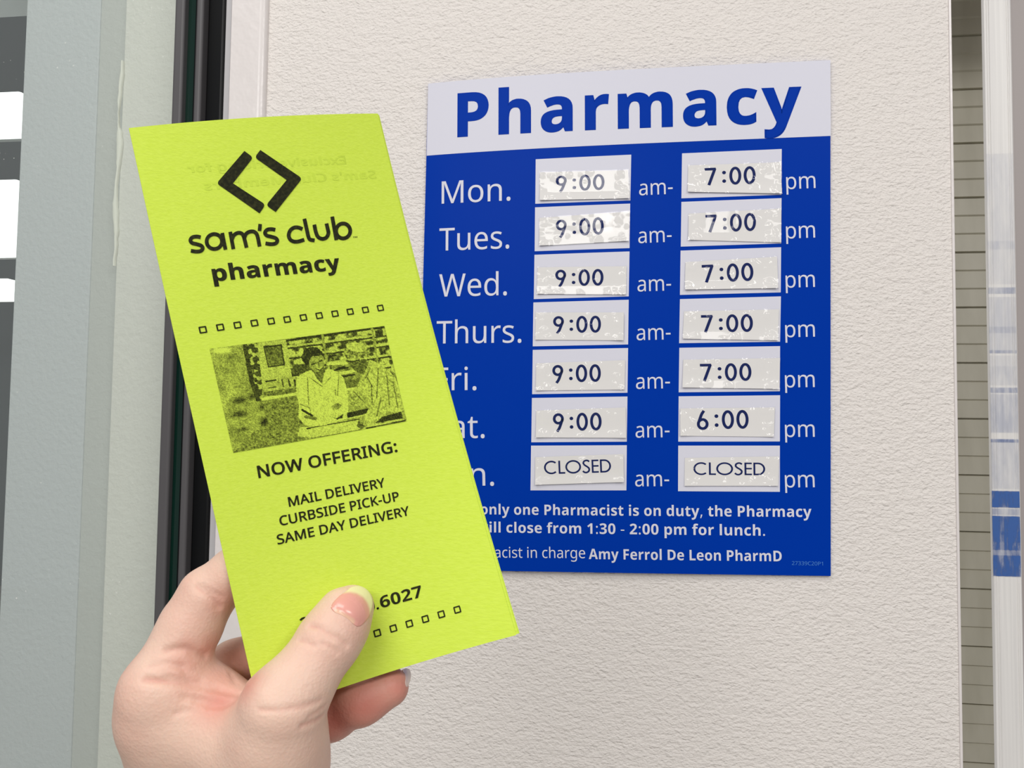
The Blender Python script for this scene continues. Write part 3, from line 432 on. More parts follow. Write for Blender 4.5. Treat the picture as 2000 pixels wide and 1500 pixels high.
Bi205 103,412 92,413 82,415 72,418 64,423 57,430 52,438 49,449 48,461 49,474 52,485 57,494 64,500 72,505 82,508 92,510 103,510 113,510 123,508 133,505 141,500 148,494 153,485 156,474 157,461 156,449 153,438 148,430 141,423 133,418 123,415 113,413;52,0 52,367 152,367 152,0
Bl205 52,0 52,510 152,510 152,0
Bm660 52,0 52,367 129,367 142,320 148,320 157,333 168,344 180,353 194,361 209,366 224,370 239,373 255,373 274,373 292,370 308,366 323,360 336,353 348,344 358,333 366,320 375,320 384,333 395,344 407,353 421,361 436,366 452,370 467,373 483,373 512,371 538,365 559,355 577,342 591,323 601,300 607,272 609,239 609,0 509,0 509,214 506,249 495,274 478,289 454,293 436,292 420,286 407,278 398,265 390,250 385,231 382,209 381,184 381,0 281,0 281,214 277,249 267,274 250,289 226,293 206,292 190,286 178,276 168,262 161,245 156,224 153,200 152,173 152,0
Bn441 52,0 52,367 129,367 142,320 148,320 157,333 168,344 181,353 196,361 211,366 227,370 244,373 261,373 289,371 314,365 336,355 355,342 371,323 382,300 389,272 391,239 391,0 291,0 291,214 290,233 287,249 283,263 277,274 269,282 258,289 246,292 232,293 211,292 193,286 179,276 169,262 162,245 157,224 154,200 152,173 152,0
Bo416 207,-7 182,-5 159,-1 137,6 116,15 97,28 80,43 66,60 53,80 43,103 36,128 32,155 30,184 33,227 42,265 57,297 78,324 104,346 134,361 169,370 209,373 234,372 258,368 280,361 300,351 319,339 336,324 350,307 363,287 373,265 380,240 384,213 385,184 382,141 373,103 358,70 337,43 311,21 281,6 246,-4;208,74 227,76 242,81 255,90 266,102 273,117 279,136 282,158 283,184 282,210 279,232 273,250 266,266 255,278 242,286 226,291 208,293 189,291 173,286 160,278 150,266 142,250 137,232 133,210 132,184 133,158 137,136 142,117 150,102 160,90 174,81 189,76
Bp425 52,-161 52,367 134,367 148,319 152,319 160,330 170,340 180,349 192,357 205,364 221,369 238,372 257,373 286,370 312,361 336,346 357,325 373,299 385,266 393,228 395,184 392,140 385,102 373,69 355,42 334,21 310,5 283,-4 254,-7 235,-6 218,-3 203,1 191,8 180,15 169,23 160,31 152,40 147,40 149,26 151,13 152,-1 152,-13 152,-161;226,75 242,76 255,82 267,91 276,103 284,119 289,138 292,160 293,185 289,233 276,266 254,287 224,293 206,292 191,287 179,280 170,269 163,256 157,239 154,219 152,195 152,185 153,160 156,138 161,119 168,103 178,91 190,82 206,76
Br305 52,0 52,367 128,367 143,305 148,305 157,319 167,331 179,343 192,353 207,362 222,368 239,372 257,373 275,373 291,371 283,277 270,279 254,280 241,279 229,278 217,275 205,271 194,266 184,259 175,251 167,242 161,231 156,218 153,203 152,187 152,0
Bs334 152,-7 133,-6 116,-5 100,-4 86,-2 72,1 58,5 45,9 31,15 31,97 46,91 62,85 78,80 95,75 111,71 127,69 142,67 155,66 169,67 180,69 190,71 197,75 203,80 206,85 209,91 210,98 204,115 201,119 197,123 190,127 183,132 130,156 114,163 99,171 86,178 74,185 64,193 55,201 47,210 41,220 36,231 33,243 31,257 30,271 33,295 40,316 53,334 70,348 91,359 116,367 144,372 175,373 192,373 209,372 225,370 240,367 256,363 272,358 288,352 304,345 274,273 223,292 211,295 199,298 186,299 174,300 155,298 141,293 132,286 130,275 135,260 157,244 206,223 221,217 236,210 249,203 261,196 271,189 281,181 289,172 296,162 301,151 305,139 307,124 308,109 306,83 298,60 286,40 269,23 247,10 220,1 188,-5
Bt291 178,-7 162,-6 147,-4 133,-1 119,4 107,10 96,19 86,29 78,41 72,56 67,73 64,93 63,115 63,291 15,291 15,334 71,367 99,445 163,445 163,367 266,367 266,291 163,291 163,115 164,105 166,97 170,89 175,84 182,79 189,76 198,74 207,73 239,77 270,85 270,10 261,7 252,4 241,1 230,-2 218,-4 205,-5 192,-6
Bu441 181,-7 153,-5 127,1 105,11 86,25 70,44 59,67 53,95 50,128 50,367 150,367 150,152 151,134 154,118 158,105 165,93 173,85 183,78 195,74 210,73 231,75 248,81 262,91 272,104 279,122 285,142 288,167 289,194 289,367 389,367 389,0 312,0 299,47 293,47 284,34 273,23 260,13 245,6 230,0 214,-4 198,-6
Bw575 111,0 7,367 106,367 148,204 157,164 164,119 169,84 171,84 174,109 179,142 184,172 188,191 233,367 343,367 386,191 393,161 399,118 402,84 405,84 410,117 417,163 426,204 470,367 568,367 463,0 354,0 326,128 318,162 307,211 296,258 288,290 285,290 278,258 267,211 256,162 248,127 218,0
By382 74,-161 45,-160 23,-156 23,-77 41,-79 62,-81 77,-79 91,-76 102,-70 112,-61 121,-51 129,-40 135,-28 140,-15 146,3 0,367 109,367 179,161 187,130 191,97 193,97 198,130 207,161 275,367 382,367 227,-47 215,-74 201,-97 185,-117 166,-133 145,-145 123,-154 99,-159
"""

# ================================================================== the setting
FRONT, TOPZ = 0.0, 2.9
xR = at(1866, 750, 0)[0]                      # right end of the sign wall
xT1 = at(522, 100, 0)[0]                      # wall begins right of the trim
xT0 = at(448, 100, -0.008)[0]
xG1 = at(436, 100, 0)[0]; xG0 = at(342, 100, 0)[0]


def structure(o): o['kind'] = 'structure'; return o


structure(MB().box((xT1 - 0.002, 0, 0), (xR, 0.13, TOPZ)).build('wall_back', M['wall']))
structure(MB().box((xR - 0.0012, -0.0012, 0), (xR + 0.0012, 0.13, TOPZ), bev=0.0006).build('trim_2', M['trim']))
# flat white casing with a rounded outer edge
pr = [(xT0, 0.03), (xT0, -0.006), (xT0 + 0.0015, -0.008)]
w_ = xT1 - xT0
pr += [(xT1 - 0.006, -0.008)]
for k in range(7):
    a = math.pi/2*k/6
    pr.append((xT1 - 0.006 + 0.007*math.sin(a), -0.001 - 0.007*math.cos(a)))
pr += [(xT1 + 0.001, 0.03)]
structure(MB().sweep(pr, 'z', 0, TOPZ).build('trim_1', M['trim']))

# window: black rubber channel, green pane edge, glass
win = empty('window_1', (xG0, 0, 0)); structure(win)
g = MB()
xa = lambda px: at(px, 100, 0)[0]
def rib(mb, p0, p1, y0, y1, mi=0):
    x0, x1 = xa(p0), xa(p1); r = min((x1 - x0)/2, 0.003); P = [(x0, 0.03)]
    for k in range(6):
        a = math.pi/2*k/5; P.append((x0 + r - r*math.cos(a), y0 + r - r*math.sin(a)))
    for k in range(6):
        a = math.pi/2*k/5; P.append((x1 - r + r*math.sin(a), y1 + r - r*math.cos(a)))
    P.append((x1, 0.03)); mb.sweep(P, 'z', 0, TOPZ, mi)
rib(g, 342, 362, -0.004, -0.004, 1)
rib(g, 377, 386, 0.001, 0.001)
rib(g, 386, 400, -0.006, -0.006, 1)
rib(g, 400, 436, 0.004, 0.001)
g.build('gasket', [M['gasket'], M['gasketgrey']], win)
MB().box((xa(362), 0.004, 0), (xa(378), 0.012, TOPZ)).build('pane_edge', M['glassedge'], win)
MB().box((xa(436), 0.004, 0), (xT0 + 0.0005, 0.03, TOPZ)).build('edge_strip', M['trimgrey'], win)
MB().box((-1.9, 0.005, 0.3), (xa(363), 0.011, TOPZ)).build('glass_pane', M['glass'], win)

# behind the glass: the pale reveal, a grooved band, a blue grey partition
xr0 = at(243, 100, 0.05)[0]; xr1 = at(352, 100, 0.05)[0]
structure(MB().box((xr0, 0.05, 0), (xr1 + 0.03, 0.25, TOPZ), bev=0.001).build('wall_left', M['reveal']))
xb0 = at(194, 100, 0.06)[0]
xp0 = at(48, 100, 0.06)[0]
structure(MB().box((xb0 - 0.0005, 0.0612, 0), (xr0 + 0.002, 0.25, TOPZ), bev=0.001).build('wall_inner', M['greyband']))
structure(MB().box((xp0, 0.06, 0), (xb0, 0.25, TOPZ), bev=0.0018).build('wall_partition', M['greypanel']))
# squiggle of old caulk along the joint
cv = []; cf = []
rnd = random.Random(4)
zt = at(243, 120, 0.05)[2]; zb = at(225, 520, 0.05)[2]
N = 46
for i in range(N + 1):
    t = i/N; z = zt + (zb - zt)*t
    w = 0.0019 + 0.0021*math.sin(t*9 + 1)**2*min(1, 4*t)*min(1, 4*(1 - t)) + rnd.uniform(-.0004, .0004)
    x = xr0 - 0.0006 - 0.0026*math.sin(t*7.0)**2 + rnd.uniform(-.0004, .0004)
    if 0.22 < t < 0.34: w *= 0.35
    for k in range(7):
        a = math.pi*k/6
        cv.append((x - w*math.cos(a), 0.0497 - 0.0030*math.sin(a), z))
for i in range(N):
    for k in range(6):
        cf.append((i*7 + k, i*7 + k + 1, i*7 + 8 + k, i*7 + 7 + k))
structure(mk('trim_3', cv, cf, M['caulk'], smooth=True))

# the dim room beyond, with its ceiling lamps
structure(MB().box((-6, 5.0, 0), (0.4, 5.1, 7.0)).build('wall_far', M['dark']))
zc_ = at(20, 33, 3.2)[2]
structure(MB().box((-6, 1.4, zc_), (-0.5, 3.2, zc_ + 0.6)).build('ceiling', M['lampcase']))
structure(MB().box((-8, -5, -0.1), (4, 5.1, 0)).build('floor', M['floor']))
for k, (p0, q0, p1, q1, Y, txt) in enumerate([
        (-260, 190, 37, 231, 3.0, 'bright ceiling lamp behind the glass, near its upper left edge'),
        (-260, 357, 27, 478, 2.6, 'wide bright lamp behind the glass, the biggest and middle of three'),
        (-260, 546, 14, 574, 3.2, 'thin bright lamp behind the glass, lowest of three')]):
    a = at(p0, q0, Y); b = at(p1, q1, Y)
    L = empty('ceiling_light', ((a[0] + b[0])/2, Y, b[2]))
    tag(L, txt, 'lamp', 'lamps seen through the glass')
    MB().box((a[0], Y, b[2]), (b[0], Y + 0.3, a[2]), bev=min(0.02, (a[2] - b[2])/3)).build('diffuser', M['lamp'], L)
    MB().box((a[0] + 0.02, Y + 0.3, b[2] + 0.005), (b[0] - 0.02, Y + 0.34, a[2] - 0.005)).build('housing', M['lampcase'], L)

# right-hand recess: roller shutter, post, an added block that shades the shutter, the next wall
YS = 0.70
sh0 = at(1840, 750, YS)[0]; sh1 = at(2500, 750, YS)[0]
pitch_ = at(1905, 818, YS)[2] - at(1905, 1150, YS)[2]; pitch_ /= 3
zg = at(1905, 818, YS)[2]
prof = []
for k in range(-9, 14):
    z = zg - k*pitch_
    p = pitch_
    prof += [(YS + 0.004, z + 0.0012), (YS + 0.004, z - 0.0006), (YS, z - 0.0018), (YS - 0.0034, z - p*0.32), (YS + 0.0002, z - p*0.345),
             (YS - 0.0032, z - p*0.65), (YS + 0.0004, z - p*0.675), (YS - 0.0028, z - p + 0.0016)]
prof += [(YS + 0.012, prof[-1][1]), (YS + 0.012, prof[0][1])]
sh = MB().sweep(prof, 'x', sh0, sh1).build('roller_shutter', M['shutter'], origin=((sh0 + sh1)/2, YS, prof[-2][1]))
tag(sh, 'closed grey roller shutter of ribbed slats in the gap beside the wall', 'shutter')
YP = 0.20
px0 = at(1931, 750, YP)[0]; px1 = at(1990, 750, YP)[0]
post = empty('metal_post', ((px0 + px1)/2, YP, 0))
tag(post, 'pale metal post with torn blue film, right of the shutter gap', 'post')
w_ = px1 - px0
P = [(px0 + 0.034, YP + 0.05), (px0 + 0.0004, YP + 0.003), (px0, YP + 0.002), (px0 + 0.002, YP)]
for t in (0.12, 0.2, 0.8, 0.86):
    P += [(px0 + w_*t, YP), (px0 + w_*t + 0.0004, YP + 0.0006), (px0 + w_*t + 0.001, YP)]
P += [(px1 - 0.002, YP), (px1, YP + 0.002), (px1, YP + 0.05)]
MB().sweep(P, 'z', 0, TOPZ).build('shaft', M['post'], post)
ft = []; ff = []; ink = []
NZ = 400
ztop, zbot = at(1960, 300, YP)[2], at(1960, 1135, YP)[2]
bands = [(963, 994, .95), (996, 1008, .22), (1010, 1125, .80), (690, 696, .22), (700, 720, .06), (762, 772, .30), (775, 850, .14), (862, 868, .42),
         (566, 578, .22), (644, 656, .16), (868, 958, .11), (474, 490, .12), (300, 560, .06), (585, 690, .09), (720, 758, .10), (1040, 1060, .95), (1075, 1085, .4)]
for j in range(NZ + 1):
    z = ztop + (zbot - ztop)*j/NZ; py = 300 + 835*j/NZ
    v = 0.0
    for a, b, s in bands:
        if a <= py <= b: v = max(v, s) if (a, b) != (1075, 1085) else 0.45
    for i in range(2):
        ft.append((px0 + 0.0012 + (w_ - 0.003)*i, YP - 0.0004, z)); ink.append(v)
for j in range(NZ): ff.append((2*j, 2*j + 2, 2*j + 3, 2*j + 1))
fo = mk('blue_film', ft, ff, M['film'], post)
fo['label'] = 'torn streaks of blue film'
fo.data.attributes.new('ink', 'FLOAT', 'POINT').data.foreach_set('value', ink)
structure(MB().box((px1 + 0.0015, YP + 0.012, 0), (px1 + 0.16, YP + 0.02, TOPZ)).build('wall_right', M['rightwall']))
zl = at(1900, -14, YS)[2]
structure(MB().box((xR - 0.06, 0.215, zl), (px1 + 0.9, YS + 0.1, TOPZ)).build('added_shade_block', M['wall']))  # unseen block, added to keep light off the upper slats
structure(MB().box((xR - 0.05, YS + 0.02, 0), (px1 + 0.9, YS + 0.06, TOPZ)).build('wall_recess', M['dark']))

# ================================================================== lettering tools
GL = {}
for line in GLYPHS.split('\n'):
    if not line: continue
    head, rest = line[:2], line[2:]
    adv, pts = rest.split(' ', 1)
    GL[head] = (int(adv), [np.array([[float(c) for c in p.split(',')] for p in cs.split()]) for cs in pts.split(';')])


def fatten(c, d):
    """push a glyph outline outwards by d units"""
    if not d: return c
    n = len(c); o = []
    for i in range(n):
        a = c[i] - c[i - 1]; b = c[(i + 1) % n] - c[i]
        a = a/(np.linalg.norm(a) + 1e-9); b = b/(np.linalg.norm(b) + 1e-9)
        na = np.array([-a[1], a[0]]); nb = np.array([-b[1], b[0]]); s = na + nb
        k = s/max(0.5, (s @ s)/2)
        o.append(c[i] + d*k)
    return np.array(o)


class Glyphs(list):
    """outlines per glyph, and the strips that embolden them"""
    strips = ()


def layout(text, face, fat=0, track=0):
    """-> per glyph list of outlines in font units (capital height 480)"""
    x = 0; out_ = Glyphs(); out_.strips = []
    for ch in text:
        if ch == ' ': x += 175 + track; continue
        key = face + ch
        if key not in GL: key = ('R' if face == 'B' else 'B') + ch
        adv, cs = GL[key]
        extra = fat
        if face == 'B' and key[0] == 'R': extra = fat + (14 if ch != "'" else 10)
        out_.append([c + np.array([x, 0]) for c in cs])
        if extra:
            for c in cs:
                p, q = fatten(c, extra), fatten(c, -extra*0.8); n = len(c)
                for i in range(n):
                    k = (i + 1) % n
                    out_.strips.append([np.array([p[i], p[k], q[k], q[i]]) + np.array([x, 0])])
        x += adv + track + (10 if fat else 0)
    return out_


def ribbon(pts, w, closed=False):
    """a stroke of width w as one outline"""
    p = np.array(pts, float); n = len(p)
    if closed:
        L = []; R_ = []
        for i in range(n):
            a = p[i] - p[i - 1]; b = p[(i + 1) % n] - p[i]; t = a/np.linalg.norm(a) + b/np.linalg.norm(b); t /= np.linalg.norm(t)
            nn = np.array([-t[1], t[0]])*w/2; L.append(p[i] + nn); R_.append(p[i] - nn)
        return [np.array(L), np.array(R_)]
    L = []; R_ = []
    for i in range(n):
        if i == 0: t = p[1] - p[0]; t = t/np.linalg.norm(t); k = 1
        elif i == n - 1: t = p[-1] - p[-2]; t = t/np.linalg.norm(t); k = 1
        else:
            a = p[i] - p[i - 1]; b = p[i + 1] - p[i]; a /= np.linalg.norm(a); b /= np.linalg.norm(b)
            t = a + b; t /= np.linalg.norm(t); k = 1/max(0.6, float(t @ a))
        nn = np.array([-t[1], t[0]])*w/2*k; L.append(p[i] + nn); R_.append(p[i] - nn)
    return [np.array(L + R_[::-1])]


def arc(cx, cy, rx, ry, a0, a1, n=20):
    return [(cx + rx*math.cos(math.radians(a0 + (a1 - a0)*i/n)), cy + ry*math.sin(math.radians(a0 + (a1 - a0)*i/n))) for i in range(n + 1)]


def smooth_path(pts, n=6):
    """Catmull-Rom through the points"""
    p = [np.array(q, float) for q in pts]; p = [2*p[0] - p[1]] + p + [2*p[-1] - p[-2]]; o = []
    for i in range(1, len(p) - 2):
        for k in range(n):
            t = k/n
            o.append(0.5*((2*p[i]) + (p[i+1] - p[i-1])*t + (2*p[i-1] - 5*p[i] + 4*p[i+1] - p[i+2])*t*t + (3*p[i] - p[i-1] - 3*p[i+1] + p[i+2])*t**3))
    o.append(p[-2]); return o


def within(p, c):
    r = False
    for i in range(len(c)):
        (x1, y1), (x2, y2) = c[i - 1], c[i]
        if (y1 > p[1]) != (y2 > p[1]) and p[0] < (x2 - x1)*(p[1] - y1)/(y2 - y1) + x1: r = not r
    return r


def fill(shapes):
    """shapes: list of lists of outlines (2-D) -> verts, triangles"""
    V = []; F = []
    for cs in shapes:
        n = len(V)
        ar = [0.5*sum(c[i - 1][0]*c[i][1] - c[i][0]*c[i - 1][1] for i in range(len(c))) for c in cs]
        big = max(range(len(cs)), key=lambda i: abs(ar[i]))
        outers = [i for i in range(len(cs)) if ar[i]*ar[big] > 0 and not (i != big and within(cs[i][0], cs[big]))]
        for o_ in outers:
            grp = [cs[o_]] + [cs[i] for i in range(len(cs)) if i not in outers and within(cs[i][0], cs[o_])]
            n = len(V)
            for t in tessellate_polygon([[Vector((q[0], q[1], 0)) for q in c] for c in grp]):
                F.append([n + i for i in t])
            V += [q for c in grp for q in c]
    return np.array(V), F


def print_on(name, shapes, tf, surf, off, material, parent):
    """triangulated flat print following a surface; tf: 2-D -> surface coordinates"""
    V, F = fill(shapes)
    V3 = [surf(*tf(q), off) for q in V]
    # make every triangle look at the viewer
    for f in F:
        a, b, c = (np.array(V3[i]) for i in f)
        if np.cross(b - a, c - a) @ (EYE - a) < 0: f.reverse()
    return mk(name, V3, F, material, parent)


def text_on(name, shapes, A, B, sy, surf, off, material, parent, first=0, mirror=False):
    """fit lettering so that glyph `first` starts at A and the last glyph ends at B (surface coordinates)"""
    x0 = min(c[:, 0].min() for c in shapes[first]); x1 = max(c[:, 0].max() for c in shapes[-1])
    A = np.array(A); B = np.array(B); e = (B - A); Lx = np.linalg.norm(e); e = e/Lx; n_ = np.array([-e[1], e[0]])*(-1 if mirror else 1)
    sx = Lx/(x1 - x0)
    tf = lambda q: A + e*(q[0] - x0)*sx + n_*q[1]*sy
    return print_on(name, list(shapes) + list(shapes.strips), tf, surf, off, material, parent)


# strokes for the geometric label numerals, capital height 1
def numeral(ch, w=0.152):
    h = w/2
    if ch == '0': return [ribbon(arc(0.31, 0.5, 0.31 - h, 0.515 - h, 0, 351, 39), w, True)]
    if ch == '9':
        return [ribbon(arc(0.30, 0.69, 0.30 - h, 0.325 - h, 0, 351, 39), w, True),
                ribbon(smooth_path([(0.60 - h, 0.70), (0.585 - h, 0.60), (0.545 - h, 0.50), (0.35, 0.17), (0.22, -0.04)]), w)]
    if ch == '6':
        return [[np.array([0.60, 0.97]) - c for c in s] for s in numeral('9', w)]
    if ch == '7': return [ribbon([(0.0, 1.0 - h), (0.60 - h*0.2, 1.0 - h)], w), ribbon([(0.545, 1.0 - h*0.6), (0.21, 0.0)], w)]
    if ch == ':': return [[np.array(arc(0.1, 0.21, 0.10, 0.10, 0, 340, 17))], [np.array(arc(0.1, 0.70, 0.10, 0.10, 0, 340, 17))]]


def capital(ch, w=0.125):
    h = w/2
    if ch == 'C': return [ribbon(arc(0.52, 0.5, 0.52 - h, 0.515 - h, 48, 312, 30), w)]
    if ch == 'L': return [ribbon([(h, 1.0), (h, 0.0)], w), ribbon([(h, h), (0.46, h)], w)]
    if ch == 'O': return [ribbon(arc(0.55, 0.5, 0.55 - h, 0.515 - h, 0, 351, 39), w, True)]
    if ch == 'S': return [ribbon(smooth_path([(0.50, 0.86), (0.40, 0.94), (0.27, 0.955), (0.12, 0.87), (0.10, 0.70), (0.22, 0.57), (0.36, 0.47), (0.475, 0.33), (0.45, 0.15), (0.30, 0.045), (0.15, 0.06), (0.03, 0.16)]), w)]
    if ch == 'E': return [ribbon([(h, 1.0), (h, 0.0)], w)] + [ribbon([(h, y), (0.48, y)], w*0.95) for y in (h, 0.52, 1 - h)]
    if ch == 'D': return [ribbon([(h, 1.0), (h, 0.0)], w), ribbon([(h, 1 - h), (0.28, 1 - h)] + arc(0.30, 0.5, 0.46 - h, 0.5 - h, 80, -80, 22) + [(0.28, h), (h, h)], w)]


def set_strokes(text, pos, fn):
    out_ = []
    for ch, x in zip(text, pos):
        out_ += [[np.array(c) + np.array([x, 0]) for c in s] for s in fn(ch)]
    return out_


# ================================================================== the sign
SIGN = empty('hours_sign', (0, 0, 1.5))
tag(SIGN, 'blue and white pharmacy opening hours sign on the textured white wall', 'sign')


def sign_y(x, z):
    """the sheet bows a few millimetres off the wall"""
    u = min(1, max(0, (x + 0.203)/0.406)); v = min(1, max(0, (1.753 - z)/0.506))
    return -(0.0032 + 0.0062*(math.sin(math.pi*u**0.72)**1.1)*(1 - 0.62*v))


def S(px, py):
    Y = -0.004
    for _ in range(6):
        p = at(px, py, Y); Y = sign_y(p[0], p[2])
    return np.array([p[0], p[2]])


def sign_surf(x, z, off=0.0): return (x, sign_y(x, z) - off, z)


def quad_fn(c, surf):
    c = [np.array(q, float) for q in c]           # TL TR BR BL
    def f(u, v, off):
        p = (c[0]*(1 - u) + c[1]*u)*(1 - v) + (c[3]*(1 - u) + c[2]*u)*v
        return surf(p[0], p[1], off)
    return f


c3 = lambda x, y: (820 + 0.41*x, 100 + 0.41*y)
c4 = lambda x, y: (820 + 0.41*x, 560 + 0.41*y)
cTL, cTR, cBR, cBL = S(836.4, 163.5), S(1621.8, 117.4), S(1622.6, 1125), S(811.5, 1111.5)
sheet('board', quad_fn((cTL, cTR, cBR, cBL), sign_surf), 40, 40, 0.0022, M['blue'], SIGN)
hl, hr = S(833.4, 304.2), S(1622.7, 265.4)
ins = 0.0
sheet('header_band', quad_fn((cTL, cTR, hr, hl), lambda x, z, o: sign_surf(x, z, o + 0.00012)), 40, 8, 0.0001, M['signwhite'], SIGN)['label'] = 'white band across the top'


def sign_text(name, text, face, p0, p1, cap, mat_, first=0, fat=0, track=0):
    A, B = S(*p0), S(*p1)
    mmpx = np.linalg.norm(B - A)/math.hypot(p1[0] - p0[0], p1[1] - p0[1])
    return text_on(name, layout(text, face, fat, track), A, B, cap*mmpx/480, sign_surf, 0.00032, mat_, SIGN, first)


o = sign_text('heading_lettering', 'Pharmacy', 'B', c3(182, 407), c3(1815, 336), 88, M['blue'], fat=8, track=32)
days = [('Mon.', c3(104, 727), c3(432, 711), 43.5), ('Tues.', c3(93, 951), c3(426, 939), 43.5), ('Wed.', c3(92, 1170), c3(415, 1162), 43.5),
        ('Thurs.', c3(80, 1393), c3(484, 1388), 43.5), ('Fri.', c4(76, 494), c4(270, 492), 43.5), ('Sat.', c4(70, 722), c4(309, 720), 43.5), ('Sun.', c4(66, 949), c4(354, 947), 43.5)]
for t, a, b, cap in days: sign_text('day_lettering', t, 'R', a, b, cap, M['signwhite'])
am = [(c3, 1045, 687, 1205, 680), (c3, 1041, 915, 1200, 908), (c3, 1037, 1145, 1197, 1140), (c3, 1033, 1377, 1195, 1373), (c4, 1030, 487, 1192, 484), (c4, 1028, 719, 1190, 717), (c4, 1026, 951, 1188, 950)]
for c, a, b, d, e in am: sign_text('am_lettering', 'am-', 'R', c(a, b), c(d, e), 30.5, M['signwhite'])
pm = [(c3, 1746, 658, 1885, 652), (c3, 1745, 893, 1883, 888), (c3, 1743, 1127, 1882, 1123), (c3, 1741, 1363, 1882, 1360), (c4, 1740, 480, 1881, 478), (c4, 1740, 716, 1881, 715), (c4, 1740, 956, 1881, 955)]
for c, a, b, d, e in pm: sign_text('pm_lettering', 'pm', 'R', c(a, b), c(d, e), 33, M['signwhite'])
sign_text('notice_lettering', 'When only one Pharmacist is on duty, the Pharmacy', 'B', c4(290, 1084), c4(1866, 1097), 20.5, M['signwhite'], first=4, track=10)
sign_text('notice_lettering', 'will close from 1:30 - 2:00 pm for lunch.', 'B', c4(332, 1170), c4(1644, 1186), 20.5, M['signwhite'], first=1, track=10)
sign_text('notice_lettering', 'Pharmacist in charge', 'R', c4(357, 1290), c4(788, 1293), 20.5, M['signwhite'], first=5)
sign_text('name_lettering', 'Amy Ferrol De Leon PharmD', 'B', c4(805, 1297), c4(1724, 1308), 20.5, M['signwhite'], track=6)
o = sign_text('code_lettering', '27339C20P1', 'R', c4(1772, 1325), c4(1920, 1328), 7.5, M['codeink'])
o['label'] = 'tiny pale blue print code'

rowL = [(c3, (552, 515), (1007, 493), (1003, 711), (550, 727)), (c3, (549, 744), (1002, 726), (999, 938), (547, 953)), (c3, (546, 970), (999, 954), (995, 1168), (543, 1181)),
        (c3, (541, 1197), (995, 1184), (992, 1397), (538, 1406)), (c4, (538, 301), (992, 292), (989, 505), (535, 512)), (c4, (534, 530), (989, 523), (986, 738), (531, 741)), (c4, (530, 757), (986, 755), (984, 970), (527, 970))]
rowR = [(c3, (1249, 487), (1724, 466), (1722, 684), (1246, 701)), (c3, (1246, 718), (1723, 700), (1721, 916), (1243, 931)), (c3, (1242, 950), (1721, 934), (1719, 1149), (1239, 1161)),
        (c3, (1239, 1181), (1720, 1168), (1716, 1384), (1235, 1391)), (c4, (1236, 291), (1716, 283), (1715, 498), (1233, 503)), (c4, (1233, 522), (1716, 517), (1715, 737), (1231, 738)), (c4, (1231, 757), (1715, 757), (1715, 977), (1230, 974))]
for r in rowL + rowR:
    q = [S(*r[0](*p)) for p in r[1:]]
    sheet('hours_box', quad_fn(q, lambda x, z, o: sign_surf(x, z, o + 0.00012)), 10, 4, 0.0001, M['signwhite'], SIGN)

# ---- the taped hours labels, one thing each
labL = [(c3, (572, 578), (992, 568), (1000, 703), (572, 712), '9:00', 648, 880, 670, 660, 590), (c3, (570, 795), (1000, 765), (995, 905), (570, 928), '9:00', 650, 878, 886, 872, 797),
        (c3, (562, 1030), (985, 1025), (982, 1160), (558, 1157), '9:00', 645, 875, 1120, 1116, 1040), (c3, (552, 1245), (972, 1245), (970, 1378), (550, 1375), '9:00', 635, 863, 1342, 1340, 1262),
        (c4, (555, 365), (978, 350), (975, 490), (553, 495), '9:00', 632, 863, 456, 452, 372), (c4, (555, 590), (980, 575), (983, 720), (553, 718), '9:00', 635, 867, 687, 683, 602),
        (c4, (550, 812), (970, 797), (972, 930), (550, 943), 'CLOSED', 593, 912, 893, 884, 826)]
labR = [(c3, (1278, 545), (1718, 530), (1722, 680), (1275, 672), '7:00', 1357, 1600, 640, 632, 550), (c3, (1280, 775), (1720, 750), (1720, 912), (1278, 900), '7:00', 1362, 1602, 864, 855, 773),
        (c3, (1265, 1005), (1700, 980), (1705, 1130), (1262, 1137), '7:00', 1345, 1590, 1103, 1093, 1011), (c3, (1258, 1240), (1710, 1230), (1705, 1378), (1252, 1370), '7:00', 1340, 1587, 1340, 1336, 1253),
        (c4, (1255, 348), (1715, 340), (1710, 487), (1250, 480), '7:00', 1335, 1580, 450, 447, 364), (c4, (1240, 580), (1690, 575), (1685, 715), (1240, 710), '6:00', 1320, 1567, 679, 675, 588),
        (c4, (1262, 815), (1710, 808), (1705, 948), (1260, 948), 'CLOSED', 1303, 1645, 896, 898, 836)]
DAY = ['Mon', 'Tues', 'Wed', 'Thurs', 'Fri', 'Sat', 'lowest']


def vnoise(x, y, seed):
    """smooth value noise"""
    def h(i, j): return random.Random(i*7919 + j*104729 + seed*31).random()
    i, j = math.floor(x), math.floor(y); fx, fy = x - i, y - j
    fx = fx*fx*(3 - 2*fx); fy = fy*fy*(3 - 2*fy)
    return (h(i, j)*(1 - fx) + h(i + 1, j)*fx)*(1 - fy) + (h(i, j + 1)*(1 - fx) + h(i + 1, j + 1)*fx)*fy


